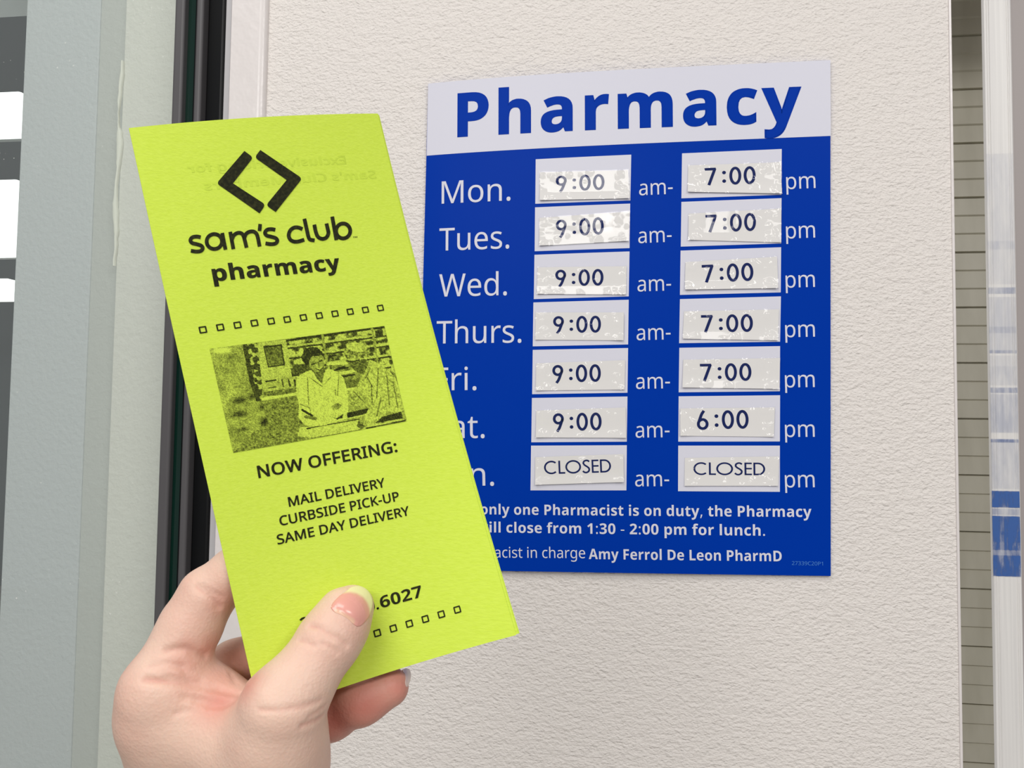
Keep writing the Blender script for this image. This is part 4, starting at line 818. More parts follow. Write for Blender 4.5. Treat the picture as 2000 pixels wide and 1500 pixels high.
for side, labs in (('am', labL), ('pm', labR)):
    for r, (c, tl, tr_, br, bl, txt, tx0, tx1, b0, b1, ttop) in enumerate(labs):
        seed = r + (20 if side == 'pm' else 0)
        rn = random.Random(seed + 5)
        q = [S(*c(*p)) for p in (tl, tr_, br, bl)]
        ctr = sum(q)/4
        root = empty('hours_label', (ctr[0], sign_y(*ctr), ctr[1]))
        what = '%s taped label reading %s in the %s row, before %s' % ('white', txt, DAY[r], side)
        tag(root, what, 'label', 'taped hours labels on the blue sign')
        k0, k1, k2 = rn.uniform(.4, 1.4), rn.uniform(.4, 1.4), rn.uniform(0.2, 1.0)
        def lift(u, v):
            return 0.0005 + 0.0011*k0*max(0, 1 - u/0.22)**2*(0.4 + 0.6*v) + 0.0012*k1*max(0, 1 - (1 - u)/0.2)**2 + 0.0012*k2*max(0, v - 0.7)/0.3
        base = quad_fn(q, sign_surf)
        sheet('paper_strip', lambda u, v, o: base(u, v, o + lift(u, v)), 20, 6, 0.00015, M['strip'], root)
        # printed time
        if txt == 'CLOSED': sh_ = set_strokes(txt, (0, 1.02, 1.50, 2.68, 3.34, 3.92), capital); hcap = 1.0
        else: sh_ = set_strokes(txt, (0, 0.91, 1.28, 2.02), numeral)
        A, B = S(*c(tx0, b0)), S(*c(tx1, b1))
        mmpx = np.linalg.norm(B - A)/math.hypot(0.41*(tx1 - tx0), 0.41*(b1 - b0))
        # the strip's own frame carries the lettering, so it bends with the paper
        TLq, TRq, BLq = q[0], q[1], q[3]
        eu, ev = TRq - TLq, BLq - TLq; det = eu[0]*ev[1] - eu[1]*ev[0]
        def on_strip(x, z, off):
            d = np.array([x, z]) - TLq
            u = (d[0]*ev[1] - d[1]*ev[0])/det; v = (eu[0]*d[1] - eu[1]*d[0])/det
            return sign_surf(x, z, off + lift(min(1, max(0, u)), min(1, max(0, v))))
        x0 = min(cc[:, 0].min() for s in sh_ for cc in s); x1 = max(cc[:, 0].max() for s in sh_ for cc in s)
        e = (B - A); Lx = np.linalg.norm(e); e = e/Lx; n_ = np.array([-e[1], e[0]]); sx = Lx/(x1 - x0); sy = (0.5*(b0 + b1) - ttop)*0.41*mmpx
        print_on('lettering', sh_, lambda p: A + e*(p[0] - x0)*sx + n_*p[1]*sy, on_strip, 0.00008, M['navy'], root)
        # clear tape with bubbles and wrinkles
        cw = [ctr + (p - ctr)*np.array([1.012, 1.05]) for p in q]
        tb = quad_fn(cw, sign_surf)
        bubbles = [(rn.choice([rn.uniform(.02, .16), rn.uniform(.86, .98), rn.uniform(0.1, .95)]), rn.choice([rn.uniform(.0, .25), rn.uniform(.75, 1.0), rn.random()]), rn.uniform(.012, .05), rn.uniform(.0005, .0018)) for _ in range(34)]
        def tape_h(u, v):
            uu, vv = min(1, max(0, u)), min(1, max(0, v))
            e_ = max(0, abs(u - .5)*2 - .55)/.45
            h = lift(uu, vv) + 0.00022 + 0.0005*abs(vnoise(u*9, v*3, seed) - .5)*(0.25 + 1.2*e_) + 0.0003*abs(vnoise(u*24, v*8, seed + 3) - .5)*(0.15 + e_)
            for bu, bv, br_, bh in bubbles:
                d2 = ((u - bu)**2 + ((v - bv)*.34)**2)/(br_*br_)
                if d2 < 1: h += bh*(1 - d2)**1.5
            return h
        nu, nv = 72, 24; V = []; F = []
        for j in range(nv + 1):
            for i in range(nu + 1):
                V.append(tb(i/nu, j/nv, tape_h(i/nu, j/nv)))
        for j in range(nv):
            for i in range(nu):
                a_ = j*(nu + 1) + i; F.append((a_, a_ + nu + 1, a_ + nu + 2, a_ + 1))
        mk('clear_tape', V, F, M['tape'], root, smooth=True)

# ================================================================== the leaflet (camera-frame fit of a folded 93 x 216 mm sheet)
LW, LH = 0.0931, 0.2157
_w = np.array([-0.1152, 0.2199, 0.2442]); _t = np.linalg.norm(_w); _k = _w/_t
_K = np.array([[0, -_k[2], _k[1]], [_k[2], 0, -_k[0]], [-_k[1], _k[0], 0]])
_Rm = np.eye(3) + math.sin(_t)*_K + (1 - math.cos(_t))*_K @ _K
BASIS = np.stack([RIGHT, UP, -FWD], 1) @ _Rm
CENTRE = EYE + np.stack([RIGHT, UP, -FWD], 1) @ np.array([-0.0693, 0.0005, -0.2831])


def leaf(u, v, off=0.0):
    """a point of the leaflet's front: u across, v down, both 0..1"""
    a, b = min(1.02, max(-.02, u)), min(1.02, max(-.02, v))
    n = (0.0026 - 0.0079*b)*4*a*(1 - a) - 0.0172*a*(1 - b) + 0.0014*4*b*(1 - b)*(1 - a) - 0.0101*4*b*(1 - b)*a
    return CENTRE + BASIS @ np.array([(u - .5)*LW, (.5 - v)*LH, n + off])


def to_px(P):
    d = np.asarray(P) - EYE; z = d @ FWD
    return np.array([1000 + FPX*(d @ RIGHT)/z, 750 - FPX*(d @ UP)/z])


def Bl(px, py):
    """which (u, v) of the leaflet shows at a point of the photograph"""
    u, v = .5, .5; t = np.array([px, py], float)
    for _ in range(12):
        p = to_px(leaf(u, v)); du = (to_px(leaf(u + 1e-4, v)) - p)/1e-4; dv = (to_px(leaf(u, v + 1e-4)) - p)/1e-4
        s = np.linalg.solve(np.stack([du, dv], 1), t - p); u += s[0]; v += s[1]
    return u, v


def BL(px, py):
    """the same in metres: x right, y up"""
    u, v = Bl(px, py); return np.array([u*LW, -v*LH])


leaf_m = lambda x, y, off=0.0: leaf(x/LW, -y/LH, off)
leaflet = empty('leaflet', leaf(.5, 1.0))
tag(leaflet, 'lime green folded leaflet held upright in the hand', 'leaflet')
sheet('front_panel', lambda u, v, o: leaf(u*(1 - .004*v), v, o), 28, 56, 0.00012, M['paper'], leaflet)
sheet('middle_panel', lambda u, v, o: leaf(0.002 + u*(1.003 + .004*v - 0.002), 0.001 + v*.998, o - 0.00035 - 0.0006*math.sin(math.pi*u)), 20, 40, 0.00012, M['paper'], leaflet)
sheet('back_panel', lambda u, v, o: leaf(u*(1.006 + .006*v), 0.0015 + v*.9975, o - 0.0008 - 0.0012*math.sin(math.pi*u)), 20, 40, 0.00012, M['paper'], leaflet)
# the two folds close the edges
def fold(name, ue, o0, o1):
    V = []; F = []
    for j in range(41):
        v = j/40
        for k in range(7):
            a = math.pi*k/6
            V.append(leaf(ue - 0.0022*math.sin(a) if ue < .5 else ue, 0.001 + v*.998, (o0 + o1)/2 + (o0 - o1)/2*math.cos(a)))
    for j in range(40):
        for k in range(6): F.append((j*7 + k, j*7 + k + 1, j*7 + 8 + k, j*7 + 7 + k))
    return mk(name, V, F, M['paper'], leaflet, smooth=True)
fold('fold', 0.0005, 0.0, -0.00095)


def leaf_text(name, text, face, p0, p1, cap, mat_, fat=0, track=0, off=0.0002, surf=None, mirror=False):
    A, B = BL(*p0), BL(*p1)
    mmpx = np.linalg.norm(B - A)/math.hypot(p1[0] - p0[0], p1[1] - p0[1])
    return text_on(name, layout(text, face, fat, track), A, B, cap*mmpx/480, surf or leaf_m, off, mat_, leaflet, mirror=mirror)


k1 = lambda x, y: (340 + .22*x, 270 + .22*y)
k2 = lambda x, y: (380 + .22*x, 580 + .22*y)
k3 = lambda x, y: (460 + .2*x, 850 + .2*y)
k6 = lambda x, y: (580 + .13*x, 1120 + .13*y)


def rounded(poly):
    """poly: (x, y, r) corners -> outline with rounded corners"""
    o = []; n = len(poly)
    for i in range(n):
        p = np.array(poly[i][:2], float); r = poly[i][2]
        a = np.array(poly[i - 1][:2], float) - p; b = np.array(poly[(i + 1) % n][:2], float) - p
        if not r: o.append(p); continue
        a = a/np.linalg.norm(a)*r; b = b/np.linalg.norm(b)*r
        for k in range(7):
            t = k/6; o.append((p + a)*(1 - t)**2 + 2*p*t*(1 - t) + (p + b)*t*t)
    return np.array(o)


left = rounded([(625, 115, 3), (703, 172, 34), (523, 402, 0), (812, 590, 34), (760, 668, 3), (378, 402, 34)])
right = rounded([(766, 106, 3), (1138, 358, 34), (903, 656, 3), (817, 596, 34), (1000, 372, 0), (716, 172, 34)])
logo = print_on('logo', [[left], [right]], lambda q: BL(*k1(*q)), leaf_m, 0.00022, M['ink'], leaflet)
logo['label'] = 'dark open diamond of two angle brackets'
W_ = 33
s1 = smooth_path([(237, 880), (202, 874), (165, 880), (146, 905), (160, 930), (200, 941), (240, 954), (255, 977), (240, 1000), (200, 1007), (150, 1000)])
strokes = [ribbon(s1, W_), ribbon(arc(358, 918, 68, 66, 0, 351, 39), W_, True), ribbon([(428, 842), (440, 905), (457, 990)], W_),
           ribbon([(499, 832), (527, 985)], W_),
           ribbon(smooth_path([(512, 905), (532, 862), (568, 841), (602, 848), (620, 878), (644, 972)]), W_),
           ribbon(smooth_path([(622, 892), (640, 850), (675, 830), (712, 832), (738, 862), (760, 962)]), W_),
           ribbon([(765, 763), (759, 824)], 32),
           ribbon([(x + 662, y - 66) for x, y in s1], W_),
           ribbon(smooth_path([(1140, 808), (1105, 794), (1065, 795), (1032, 820), (1018, 862), (1030, 898), (1060, 917), (1100, 918), (1156, 902)]), W_),
           ribbon(smooth_path([(1157, 716), (1178, 810), (1192, 872), (1208, 900), (1248, 908)]), W_),
           ribbon(smooth_path([(1245, 768), (1258, 830), (1278, 876), (1316, 894), (1352, 882), (1370, 846), (1365, 810), (1353, 758)]), W_),
           ribbon([(1404, 697), (1441, 905)], W_), ribbon(arc(1501, 824, 63, 66, 0, 351, 39), W_, True)]
print_on('club_lettering', strokes, lambda q: BL(*k1(*q)), leaf_m, 0.00022, M['ink'], leaflet)
leaf_text('trademark_lettering', 'TM', 'B', k1(1590, 886), k1(1628, 882), 2.6, M['ink'])
leaf_text('pharmacy_lettering', 'pharmacy', 'B', k1(354, 1270), k1(1480, 1166), 32, M['ink'], fat=8)
leaf_text('offer_lettering', 'NOW OFFERING:', 'R', k3(230, 416), k3(1580, 160), 23.0, M['ink'], fat=15, track=2)
leaf_text('offer_lettering', 'MAIL DELIVERY', 'R', k3(527, 697), k3(1462, 503), 18.2, M['ink'], fat=13)
leaf_text('offer_lettering', 'CURBSIDE PICK-UP', 'R', k3(440, 884), k3(1600, 636), 18.2, M['ink'], fat=13)
leaf_text('offer_lettering', 'SAME DAY DELIVERY', 'R', k3(416, 1066), k3(1700, 778), 18.2, M['ink'], fat=13)
leaf_text('phone_lettering', '.6027', 'B', k6(1200, 541), k6(1893, 346), 22.6, M['ink'])
leaf_text('phone_lettering', '0', 'B', k6(1048, 588), k6(1184, 546), 22.6, M['ink'])
leaf_text('phone_lettering', '2', 'B', k6(66, 838), k6(190, 802), 22.6, M['ink'])
# show-through of the page behind, mirrored
leaf_text('show_through_lettering', 'Exclusive pricing for', 'B', (676, 320), (368, 338), 17, M['ghost'], off=0.00006, mirror=True)
leaf_text('show_through_lettering', "Sam's Club Members", 'B', (735, 348), (400, 372), 17, M['ghost'], off=0.00006, mirror=True)

def squares(name, centres, side, wd):
    shapes = []
    for (x, y) in centres:
        c = BL(x, y); h = side/2
        shapes.append([rounded([(c[0] - h, c[1] - h, side*.12), (c[0] + h, c[1] - h, side*.12), (c[0] + h, c[1] + h, side*.12), (c[0] - h, c[1] + h, side*.12)]),
                       np.array([(c[0] - h + wd, c[1] - h + wd), (c[0] + h - wd, c[1] - h + wd), (c[0] + h - wd, c[1] + h - wd), (c[0] - h + wd, c[1] + h - wd)])])
    return print_on(name, shapes, lambda q: q, leaf_m, 0.00022, M['ink'], leaflet)


squares('square_row', [k2(*p) for p in ((75, 292), (229, 270), (382, 250), (532, 232), (680, 215), (823, 200), (967, 183), (1107, 166), (1247, 149), (1382, 131), (1517, 115), (1650, 98))], 0.00255, 0.00047)
squares('square_row', [(893 - 31.2*k, 1190.5 + 9.15*k) for k in range(12)], 0.00255, 0.00047)

# the printed picture: a halftone of two people at a pharmacy counter
Q = [np.array(p, float) for p in ((133, 460), (1685, 257), (1885, 1105), (343, 1385))]
NU, NV = 330, 190
uu, vv = np.meshgrid(np.linspace(0, 1, NU + 1), np.linspace(0, 1, NV + 1))
PX = (Q[0][0]*(1 - uu) + Q[1][0]*uu)*(1 - vv) + (Q[3][0]*(1 - uu) + Q[2][0]*uu)*vv
PY = (Q[0][1]*(1 - uu) + Q[1][1]*uu)*(1 - vv) + (Q[3][1]*(1 - uu) + Q[2][1]*uu)*vv
rs = np.random.RandomState(3)


def noise2(s, oct_=1):
    t = np.zeros_like(uu)
    for k in range(oct_):
        f = s*2**k; gx = rs.rand(int(f*1.8) + 3, int(f) + 3)
        x = uu*f*1.75; y = vv*f; i = x.astype(int); j = y.astype(int); fx = x - i; fy = y - j
        fx = fx*fx*(3 - 2*fx); fy = fy*fy*(3 - 2*fy)
        t += ((gx[i, j]*(1 - fx) + gx[i + 1, j]*fx)*(1 - fy) + (gx[i, j + 1]*(1 - fx) + gx[i + 1, j + 1]*fx)*fy)/2**k
    return t/(2 - 2.0**(1 - oct_))


def inside(poly):
    r = np.zeros_like(uu, bool); n = len(poly)
    for i in range(n):
        x1, y1 = poly[i]; x2, y2 = poly[(i + 1) % n]
        if y1 == y2: continue
        c = ((y1 > PY) != (y2 > PY)) & (PX < (x2 - x1)*(PY - y1)/(y2 - y1) + x1)
        r ^= c
    return r


def ell(cx, cy, rx, ry, rot=0):
    a = math.radians(rot); dx, dy = PX - cx, PY - cy
    x = dx*math.cos(a) + dy*math.sin(a); y = -dx*math.sin(a) + dy*math.cos(a)
    return (x/rx)**2 + (y/ry)**2


def line_m(pts, w):
    d = np.full_like(uu, 1e9)
    for (x1, y1), (x2, y2) in zip(pts, pts[1:]):
        vx, vy = x2 - x1, y2 - y1; t = np.clip(((PX - x1)*vx + (PY - y1)*vy)/(vx*vx + vy*vy), 0, 1)
        d = np.minimum(d, np.hypot(PX - x1 - t*vx, PY - y1 - t*vy))
    return d < w


T = 0.62 + 0.12*(noise2(12, 2) - .5)
def put(mask, val): T[mask] = val if np.isscalar(val) else val[mask]
fine = noise2(60, 2); mid = noise2(26, 2)
# blurred left aisle
put(inside([(133, 460), (420, 420), (560, 930), (700, 1400), (343, 1385)]), 0.66 + 0.26*(noise2(9, 2) - .5))
for cx, cy, rx, ry, dk in ((380, 920, 60, 30, .4), (385, 1045, 66, 32, .5), (600, 1110, 45, 40, .5), (410, 1180, 60, 22, .35), (485, 890, 26, 26, .4), (570, 985, 34, 34, .4), (250, 820, 60, 26, .2), (300, 560, 60, 60, .08)):
    T -= dk*np.exp(-1.2*ell(cx, cy, rx, ry, -10))
T += 0.35*np.exp(-(ell(235, 478, 75, 26, -7))**2)
put(inside([(440, 420), (528, 412), (560, 640), (575, 870), (520, 920), (490, 760)]), np.where(mid > .52, .75, .25))
put(inside([(402, 424), (440, 418), (505, 760), (560, 925), (528, 935), (468, 765)]), 0.13 + 0.15*fine)
# pale panel with a framed poster
put(inside([(528, 412), (770, 382), (835, 720), (570, 765)]), 0.80 + 0.1*(fine - .5))
put(inside([(578, 440), (737, 422), (768, 612), (620, 636)]), 0.18)
put(inside([(592, 456), (727, 438), (752, 602), (630, 622)]), 0.42 + 0.35*(fine - .5))
# shelves full of packets
shm = inside([(770, 382), (1685, 257), (1800, 760), (1290, 800), (830, 720)])
put(shm, np.where(mid > .55, .82, np.where(mid > .40, .5, .22)))
for y0 in (0, 92, 190, 285):
    put(shm & line_m([(790, 445 + y0), (1740, 325 + y0)], 9), 0.80)
    put(shm & line_m([(790, 463 + y0), (1740, 343 + y0)], 7), 0.20)
put(shm & line_m([(770, 386), (1690, 262)], 16), 0.15)
for x0 in (1085, 1560):
    put(shm & line_m([(x0, 250), (x0 + 60, 620)], 10), 0.6)
put(inside([(1590, 300), (1665, 290), (1675, 345), (1600, 355)]), 0.2)
put(inside([(830, 610), (990, 590), (1000, 660), (840, 690)]), 0.22 + .15*fine)
# desk and boxes behind
put(inside([(570, 765), (870, 720), (880, 800), (590, 850)]), 0.72 + .25*(mid - .5))
put(line_m([(605, 757), (690, 745)], 7), .15); put(line_m([(630, 815), (690, 806)], 5), .2)
for x in (740, 800, 850): put(line_m([(x, 745), (x + 14, 800)], 8), .25)
put(inside([(580, 850), (870, 812), (875, 850), (600, 890)]), 0.45 + .4*(fine - .5))
put(inside([(560, 900), (880, 855), (885, 885), (575, 930)]), 0.92)
put(inside([(575, 925), (885, 880), (925, 1130), (780, 1185), (640, 1180)]), 0.50 + .4*(fine - .5))
put(line_m([(770, 1185), (915, 1140)], 8), .15); put(line_m([(905, 1110), (915, 1150)], 8), .15)
# right desk
put(inside([(1150, 600), (1480, 560), (1500, 840), (1330, 850), (1290, 760)]), 0.55 + .5*(mid - .5))
for a in (((1210, 655), (1330, 632)), ((1280, 715), (1390, 695)), ((1240, 640), (1300, 625))): put(line_m(a, 8), .12)
for a in (((1150, 600), (1320, 590)), ((1230, 690), (1400, 660)), ((1300, 830), (1400, 815))): put(line_m(a, 14), .9)
put(inside([(1290, 750), (1440, 730), (1440, 800), (1310, 820)]), 0.40 + .3*(fine - .5))
# counter and foreground
put(inside([(520, 1190), (900, 1130), (1885, 1105), (343, 1385)]), 0.52 + .45*(fine - .5))
put(inside([(900, 1165), (1430, 1085), (1440, 1180), (1000, 1255), (880, 1240)]), 0.86 + .1*(fine - .5))
put(inside([(1440, 1190), (1885, 1105), (1850, 1080), (1500, 1150)]), 0.82); put(line_m([(1500, 1170), (1870, 1098)], 6), .15); put(line_m([(960, 1175), (1430, 1090)], 5), .15)
# the woman: coat, collar, head
put(inside([(1005, 650), (900, 695), (862, 760), (868, 870), (890, 960), (888, 1080), (950, 1150), (1100, 1150), (1330, 1085), (1335, 960), (1330, 850), (1290, 720), (1240, 672), (1140, 640), (1112, 700), (1095, 778), (1035, 705)]), 0.93 + .16*(fine - .6))
for a in (((965, 720), (975, 960)), ((1250, 700), (1235, 880)), ((980, 720), (1095, 800)), ((1120, 780), (1170, 720)), ((900, 960), (985, 990)), ((1215, 830), (1220, 880)), ((985, 990), (1000, 1080))): put(line_m(a, 4), .5)
put(inside([(1015, 660), (1112, 650), (1108, 720), (1095, 776), (1050, 735)]), 0.32 + .2*fine)
put(inside([(945, 600), (915, 570), (908, 530), (925, 510), (930, 475), (985, 447), (1050, 452), (1100, 495), (1118, 560), (1090, 545), (1055, 520), (1005, 520), (975, 560)]), 0.12 + .1*fine)
put(line_m([(982, 470), (1000, 520)], 4), .4)
put(ell(1050, 592, 68, 84, 12) < 1, 0.64 + .25*(fine - .5))
put(inside([(945, 600), (930, 540), (965, 500), (1040, 500), (1095, 520), (1060, 530), (1010, 530), (985, 560), (975, 610)]), 0.14)
put(line_m([(1000, 606), (1040, 592)], 6), .2); put(line_m([(1068, 580), (1096, 566)], 6), .2); put(line_m([(1062, 590), (1072, 622)], 4), .4)
put(line_m([(1040, 640), (1075, 655), (1105, 628)], 7), .22); put(line_m([(1048, 636), (1075, 646), (1098, 626)], 4), .95)
put(line_m([(1000, 650), (1030, 680), (1100, 680), (1118, 640)], 6), .35)
put(inside([(1180, 975), (1240, 945), (1275, 970), (1240, 1005), (1195, 1005)]), 0.35 + .3*fine)
put(line_m([(920, 1010), (1010, 1062)], 10), .12); put(line_m([(950, 1070), (1035, 1085)], 14), .4)
put(inside([(1165, 1060), (1225, 1085), (1290, 1040), (1280, 1080), (1230, 1095)]), .15)
put(inside([(1320, 1035), (1525, 990), (1525, 1035), (1325, 1080)]), 0.13); put(line_m([(1330, 1085), (1500, 1050)], 5), .85)
# the man: coat, belt, head
put(inside([(1540, 560), (1625, 595), (1712, 650), (1782, 722), (1832, 862), (1862, 1000), (1800, 1045), (1700, 1012), (1655, 1085), (1580, 1140), (1470, 1140), (1490, 1060), (1535, 970), (1500, 880), (1425, 850), (1330, 900), (1340, 850), (1400, 820), (1470, 700)]), 0.80 + .5*(fine - .5))
put(inside([(1330, 895), (1425, 850), (1530, 965), (1400, 1010), (1335, 975)]), 0.66 + .5*(fine - .5))
for a in (((1540, 640), (1500, 720)), ((1620, 640), (1600, 900)), ((1700, 700), (1720, 960)), ((1760, 760), (1800, 980)), ((1640, 900), (1600, 1060)), ((1390, 850), (1480, 940)), ((1500, 700), (1560, 800)), ((1550, 800), (1560, 960))): put(line_m(a, 6), .45)
put(inside([(1580, 1125), (1645, 1068), (1835, 1018), (1845, 1075), (1650, 1115)]), 0.10 + .1*fine)
put(inside([(1310, 560), (1380, 575), (1500, 560), (1525, 600), (1482, 695), (1400, 665), (1345, 605)]), 0.26 + .25*fine)
put((ell(1415, 500, 118, 92, 8) < 1) & ~inside([(1310, 590), (1300, 560), (1500, 545), (1470, 640)]), 0.60 + .9*(fine - .5))
put((ell(1415, 450, 100, 42, 8) < 1), 0.80 + .4*(fine - .5))
put(line_m([(1320, 575), (1380, 580), (1440, 560)], 5), .12)
put(inside([(1430, 1095), (1450, 1130), (1490, 1150), (1430, 1165), (1410, 1150)]), .3)
T = np.clip((T - .5)*1.12 + .49 + 0.42*(rs.rand(*T.shape) - .5) + 0.30*(noise2(100) - .5) + 0.08*(noise2(40) - .5), 0, 1)**1.85
V = []
pc = [BL(*k2(*p)) for p in Q]
for j in range(NV + 1):
    for i in range(NU + 1):
        u, v = i/NU, j/NV
        p = (pc[0]*(1 - u) + pc[1]*u)*(1 - v) + (pc[3]*(1 - u) + pc[2]*u)*v
        V.append((p[0], p[1]))
V = [leaf_m(p[0], p[1], 0.00012) for p in V]
F = [(j*(NU + 1) + i, (j + 1)*(NU + 1) + i, (j + 1)*(NU + 1) + i + 1, j*(NU + 1) + i + 1) for j in range(NV) for i in range(NU)]
pic = mk('printed_photo', V, F, M['photo'], leaflet)
pic['label'] = 'dark halftone picture of two people at a pharmacy counter'
pic.data.attributes.new('tone', 'FLOAT', 'POINT').data.foreach_set('value', T.ravel())

# ================================================================== the hand
def node(px, py, off, rpx):
    """joint centre seen at (px, py), `off` mm in front of the leaflet's surface; radius in pixels at that depth"""
    u, v = Bl(px, py); P = leaf(u, v); d = ray(px, py); d0 = (P - EYE) @ FWD
    dep = d0 - off*0.001
    return np.append(EYE + d*dep, rpx*dep/FPX)


def chain(*ns): return [node(*n) for n in ns]


thumb = chain((693, 1181, 6.6, 33), (677, 1196, 8.6, 45), (661, 1225, 10.0, 52.5), (638, 1258, 11.4, 56.5), (589, 1330, 13.2, 61.5), (552, 1380, 13.5, 77), (543, 1440, 8, 80), (533, 1510, 1, 86))
index = chain((316, 1345, -10, 73), (350, 1268, -12, 56), (374, 1220, -13, 56), (405, 1163, -13, 51), (460, 1117, -10.2, 45), (520, 1090, -9.0, 43), (575, 1080, -8.2, 38))
middle = chain((360, 1385, -34, 58), (455, 1300, -32, 42), (560, 1250, -20, 41), (650, 1222, -10, 41), (730, 1205, -8.2, 36))
ring = chain((410, 1415, -52, 56), (500, 1370, -46, 42), (600, 1325, -27, 42), (690, 1290, -11, 42), (770, 1268, -8.6, 37))
little = chain((460, 1455, -66, 50), (560, 1440, -52, 48), (648, 1395, -22, 43), (706, 1367, -11.5, 42), (760, 1342, -9.6, 38))
palm = [chain((316, 1345, -10, 73), (332, 1400, -16, 82), (357, 1470, -22, 84), (394, 1640, -28, 101)),
        chain((330, 1385, -14, 66), (430, 1434, -9, 69), (535, 1470, 0, 84)),
        chain((543, 1440, 8, 80), (533, 1520, -2, 86), (505, 1650, -14, 105)),
        chain((350, 1420, -34, 84), (430, 1470, -26, 90), (500, 1530, -18, 84)),
        chain((410, 1455, -50, 66), (440, 1560, -42, 100), (440, 1680, -32, 120)),
        chain((460, 1480, -62, 56), (450, 1600, -46, 90)),
        chain((430, 1640, -26, 140), (440, 1800, -26, 140), (450, 2050, -24, 150)),
        chain((360, 1325, -14, 42), (406, 1354, -14, 32), (446, 1378, -10, 24), (505, 1416, -2, 40))]
allp = np.array([n for c in [thumb, index, middle, ring, little] + palm for n in c])
H = 0.00075
lo = (allp[:, :3] - allp[:, 3:4]).min(0) - 0.004; hi = (allp[:, :3] + allp[:, 3:4]).max(0) + 0.004
hi[2] = hi[2]; lo[2] = max(lo[2], EYE[2] + (ray(440, 2000)*0.28)[2])
dim = np.ceil((hi - lo)/H).astype(int) + 1
gx, gy, gz = [(lo[i] + H*np.arange(dim[i])).astype(np.float32) for i in range(3)]
GX, GY, GZ = gx[:, None, None], gy[None, :, None], gz[None, None, :]


def rcone(a, b):
    ab = b[:3] - a[:3]; L2 = float(ab @ ab)
    t = ((GX - a[0])*ab[0] + (GY - a[1])*ab[1] + (GZ - a[2])*ab[2])/np.float32(L2)
    np.clip(t, 0, 1, out=t)
    d = np.sqrt((GX - a[0] - t*ab[0])**2 + (GY - a[1] - t*ab[1])**2 + (GZ - a[2] - t*ab[2])**2)
    return (d - (a[3] + (b[3] - a[3])*t)).astype(np.float32)


def smin(a, b, k):
    h = np.maximum(k - np.abs(a - b), 0)/k
    return np.minimum(a, b) - h*h*(k*0.25)


def chain_sdf(c, k=0.004):
    d = None
    for a, b in zip(c, c[1:]):
        e = rcone(a, b); d = e if d is None else smin(d, e, k)
    return d


Fd = None
for c in palm:
    e = chain_sdf(c, 0.010); Fd = e if Fd is None else smin(Fd, e, 0.012)
Fd = smin(Fd, chain_sdf(thumb, 0.005), 0.006)
dig = chain_sdf(index, 0.004)
for c in (middle, ring, little): dig = np.minimum(dig, chain_sdf(c, 0.006))
Fd = smin(Fd, dig, 0.004)


def seg_d(pts):
    d = None
    for a, b in zip(pts, pts[1:]):
        a = np.asarray(a); b = np.asarray(b)
        e = rcone(np.append(a, 0), np.append(b, 0)); d = e if d is None else np.minimum(d, e)
    return d


def on_skin(px, py):
    """first hit of the eye's ray with the hand"""
    d = ray(px, py); t = 0.19
    for _ in range(400):
        P = EYE + d*t; q = (P - lo)/H; i = np.floor(q).astype(int)
        if (i < 0).any() or (i >= dim - 1).any(): t += 0.0008; continue
        f = q - i; c = Fd[i[0]:i[0]+2, i[1]:i[1]+2, i[2]:i[2]+2]
        val = c[0]*(1 - f[0]) + c[1]*f[0]; val = val[0]*(1 - f[1]) + val[1]*f[1]; val = val[0]*(1 - f[2]) + val[1]*f[2]
        if val < 0.00002: return P
        t += max(0.0002, float(val)*0.8)
        if t > 0.5: break
    return None


c5 = lambda x, y: (210 + .24*x, 1060 + .24*y)
creases = [([c5(720, 360), c5(800, 415), c5(860, 470), c5(905, 525)], .0011, .0012), ([c5(760, 345), c5(850, 400), c5(930, 440)], .0006, .0010),
           ([c5(470, 882), c5(560, 868), c5(640, 862), c5(720, 900), c5(800, 918)], .0013, .0016),
           ([c5(330, 1010), c5(480, 985), c5(600, 1010)], .0005, .0012), ([c5(600, 1000), c5(650, 1080), c5(680, 1140)], .0006, .0013),
           ([c5(300, 1115), c5(520, 1135), c5(720, 1155), c5(900, 1190), c5(1075, 1228)], .0013, .0015),
           ([c5(480, 1090), c5(640, 1110), c5(760, 1140)], .0006, .0010),
           ([c5(730, 1285), c5(850, 1320), c5(940, 1318), c5(1020, 1285)], .0012, .0018), ([c5(620, 1260), c5(760, 1275), c5(900, 1290)], .0006, .0014),
           ([c5(1000, 1060), c5(1040, 1130), c5(1100, 1190)], .0006, .0011),
           ([k6(200, 790), k6(320, 815), k6(430, 880), k6(530, 925), k6(640, 985), k6(750, 1085)], .0010, .0011),
           ([k6(40, 1010), k6(160, 1040), k6(270, 1090)], .0006, .0010), ([k6(380, 1045), k6(490, 1100), k6(600, 1190)], .0007, .0009),
           ([k6(330, 900), k6(420, 950), k6(520, 1010)], .0004, .0009),
           ([c5(1230, 1360), c5(1400, 1360), c5(1560, 1340), c5(1740, 1280)], .0005, .0012), ([c5(1580, 1490), c5(1680, 1455), c5(1760, 1405)], .0008, .0012),
           ([c5(1640, 1420), c5(1720, 1370), c5(1780, 1320)], .0005, .0010), ([c5(540, 1395), c5(640, 1365), c5(740, 1372)], .0004, .0010)]
pale = []
cre3 = []
for pts, dp, wd in [(p, d*1.15, w*0.72) for p, d, w in creases]:
    P3 = [on_skin(*p) for p in pts]; P3 = [p for p in P3 if p is not None]
    if len(P3) > 1: cre3.append((P3, dp, wd))
for P3, dp, wd in cre3:
    d = seg_d(P3); Fd = Fd + np.float32(dp)*np.exp(-(d/np.float32(wd))**2)
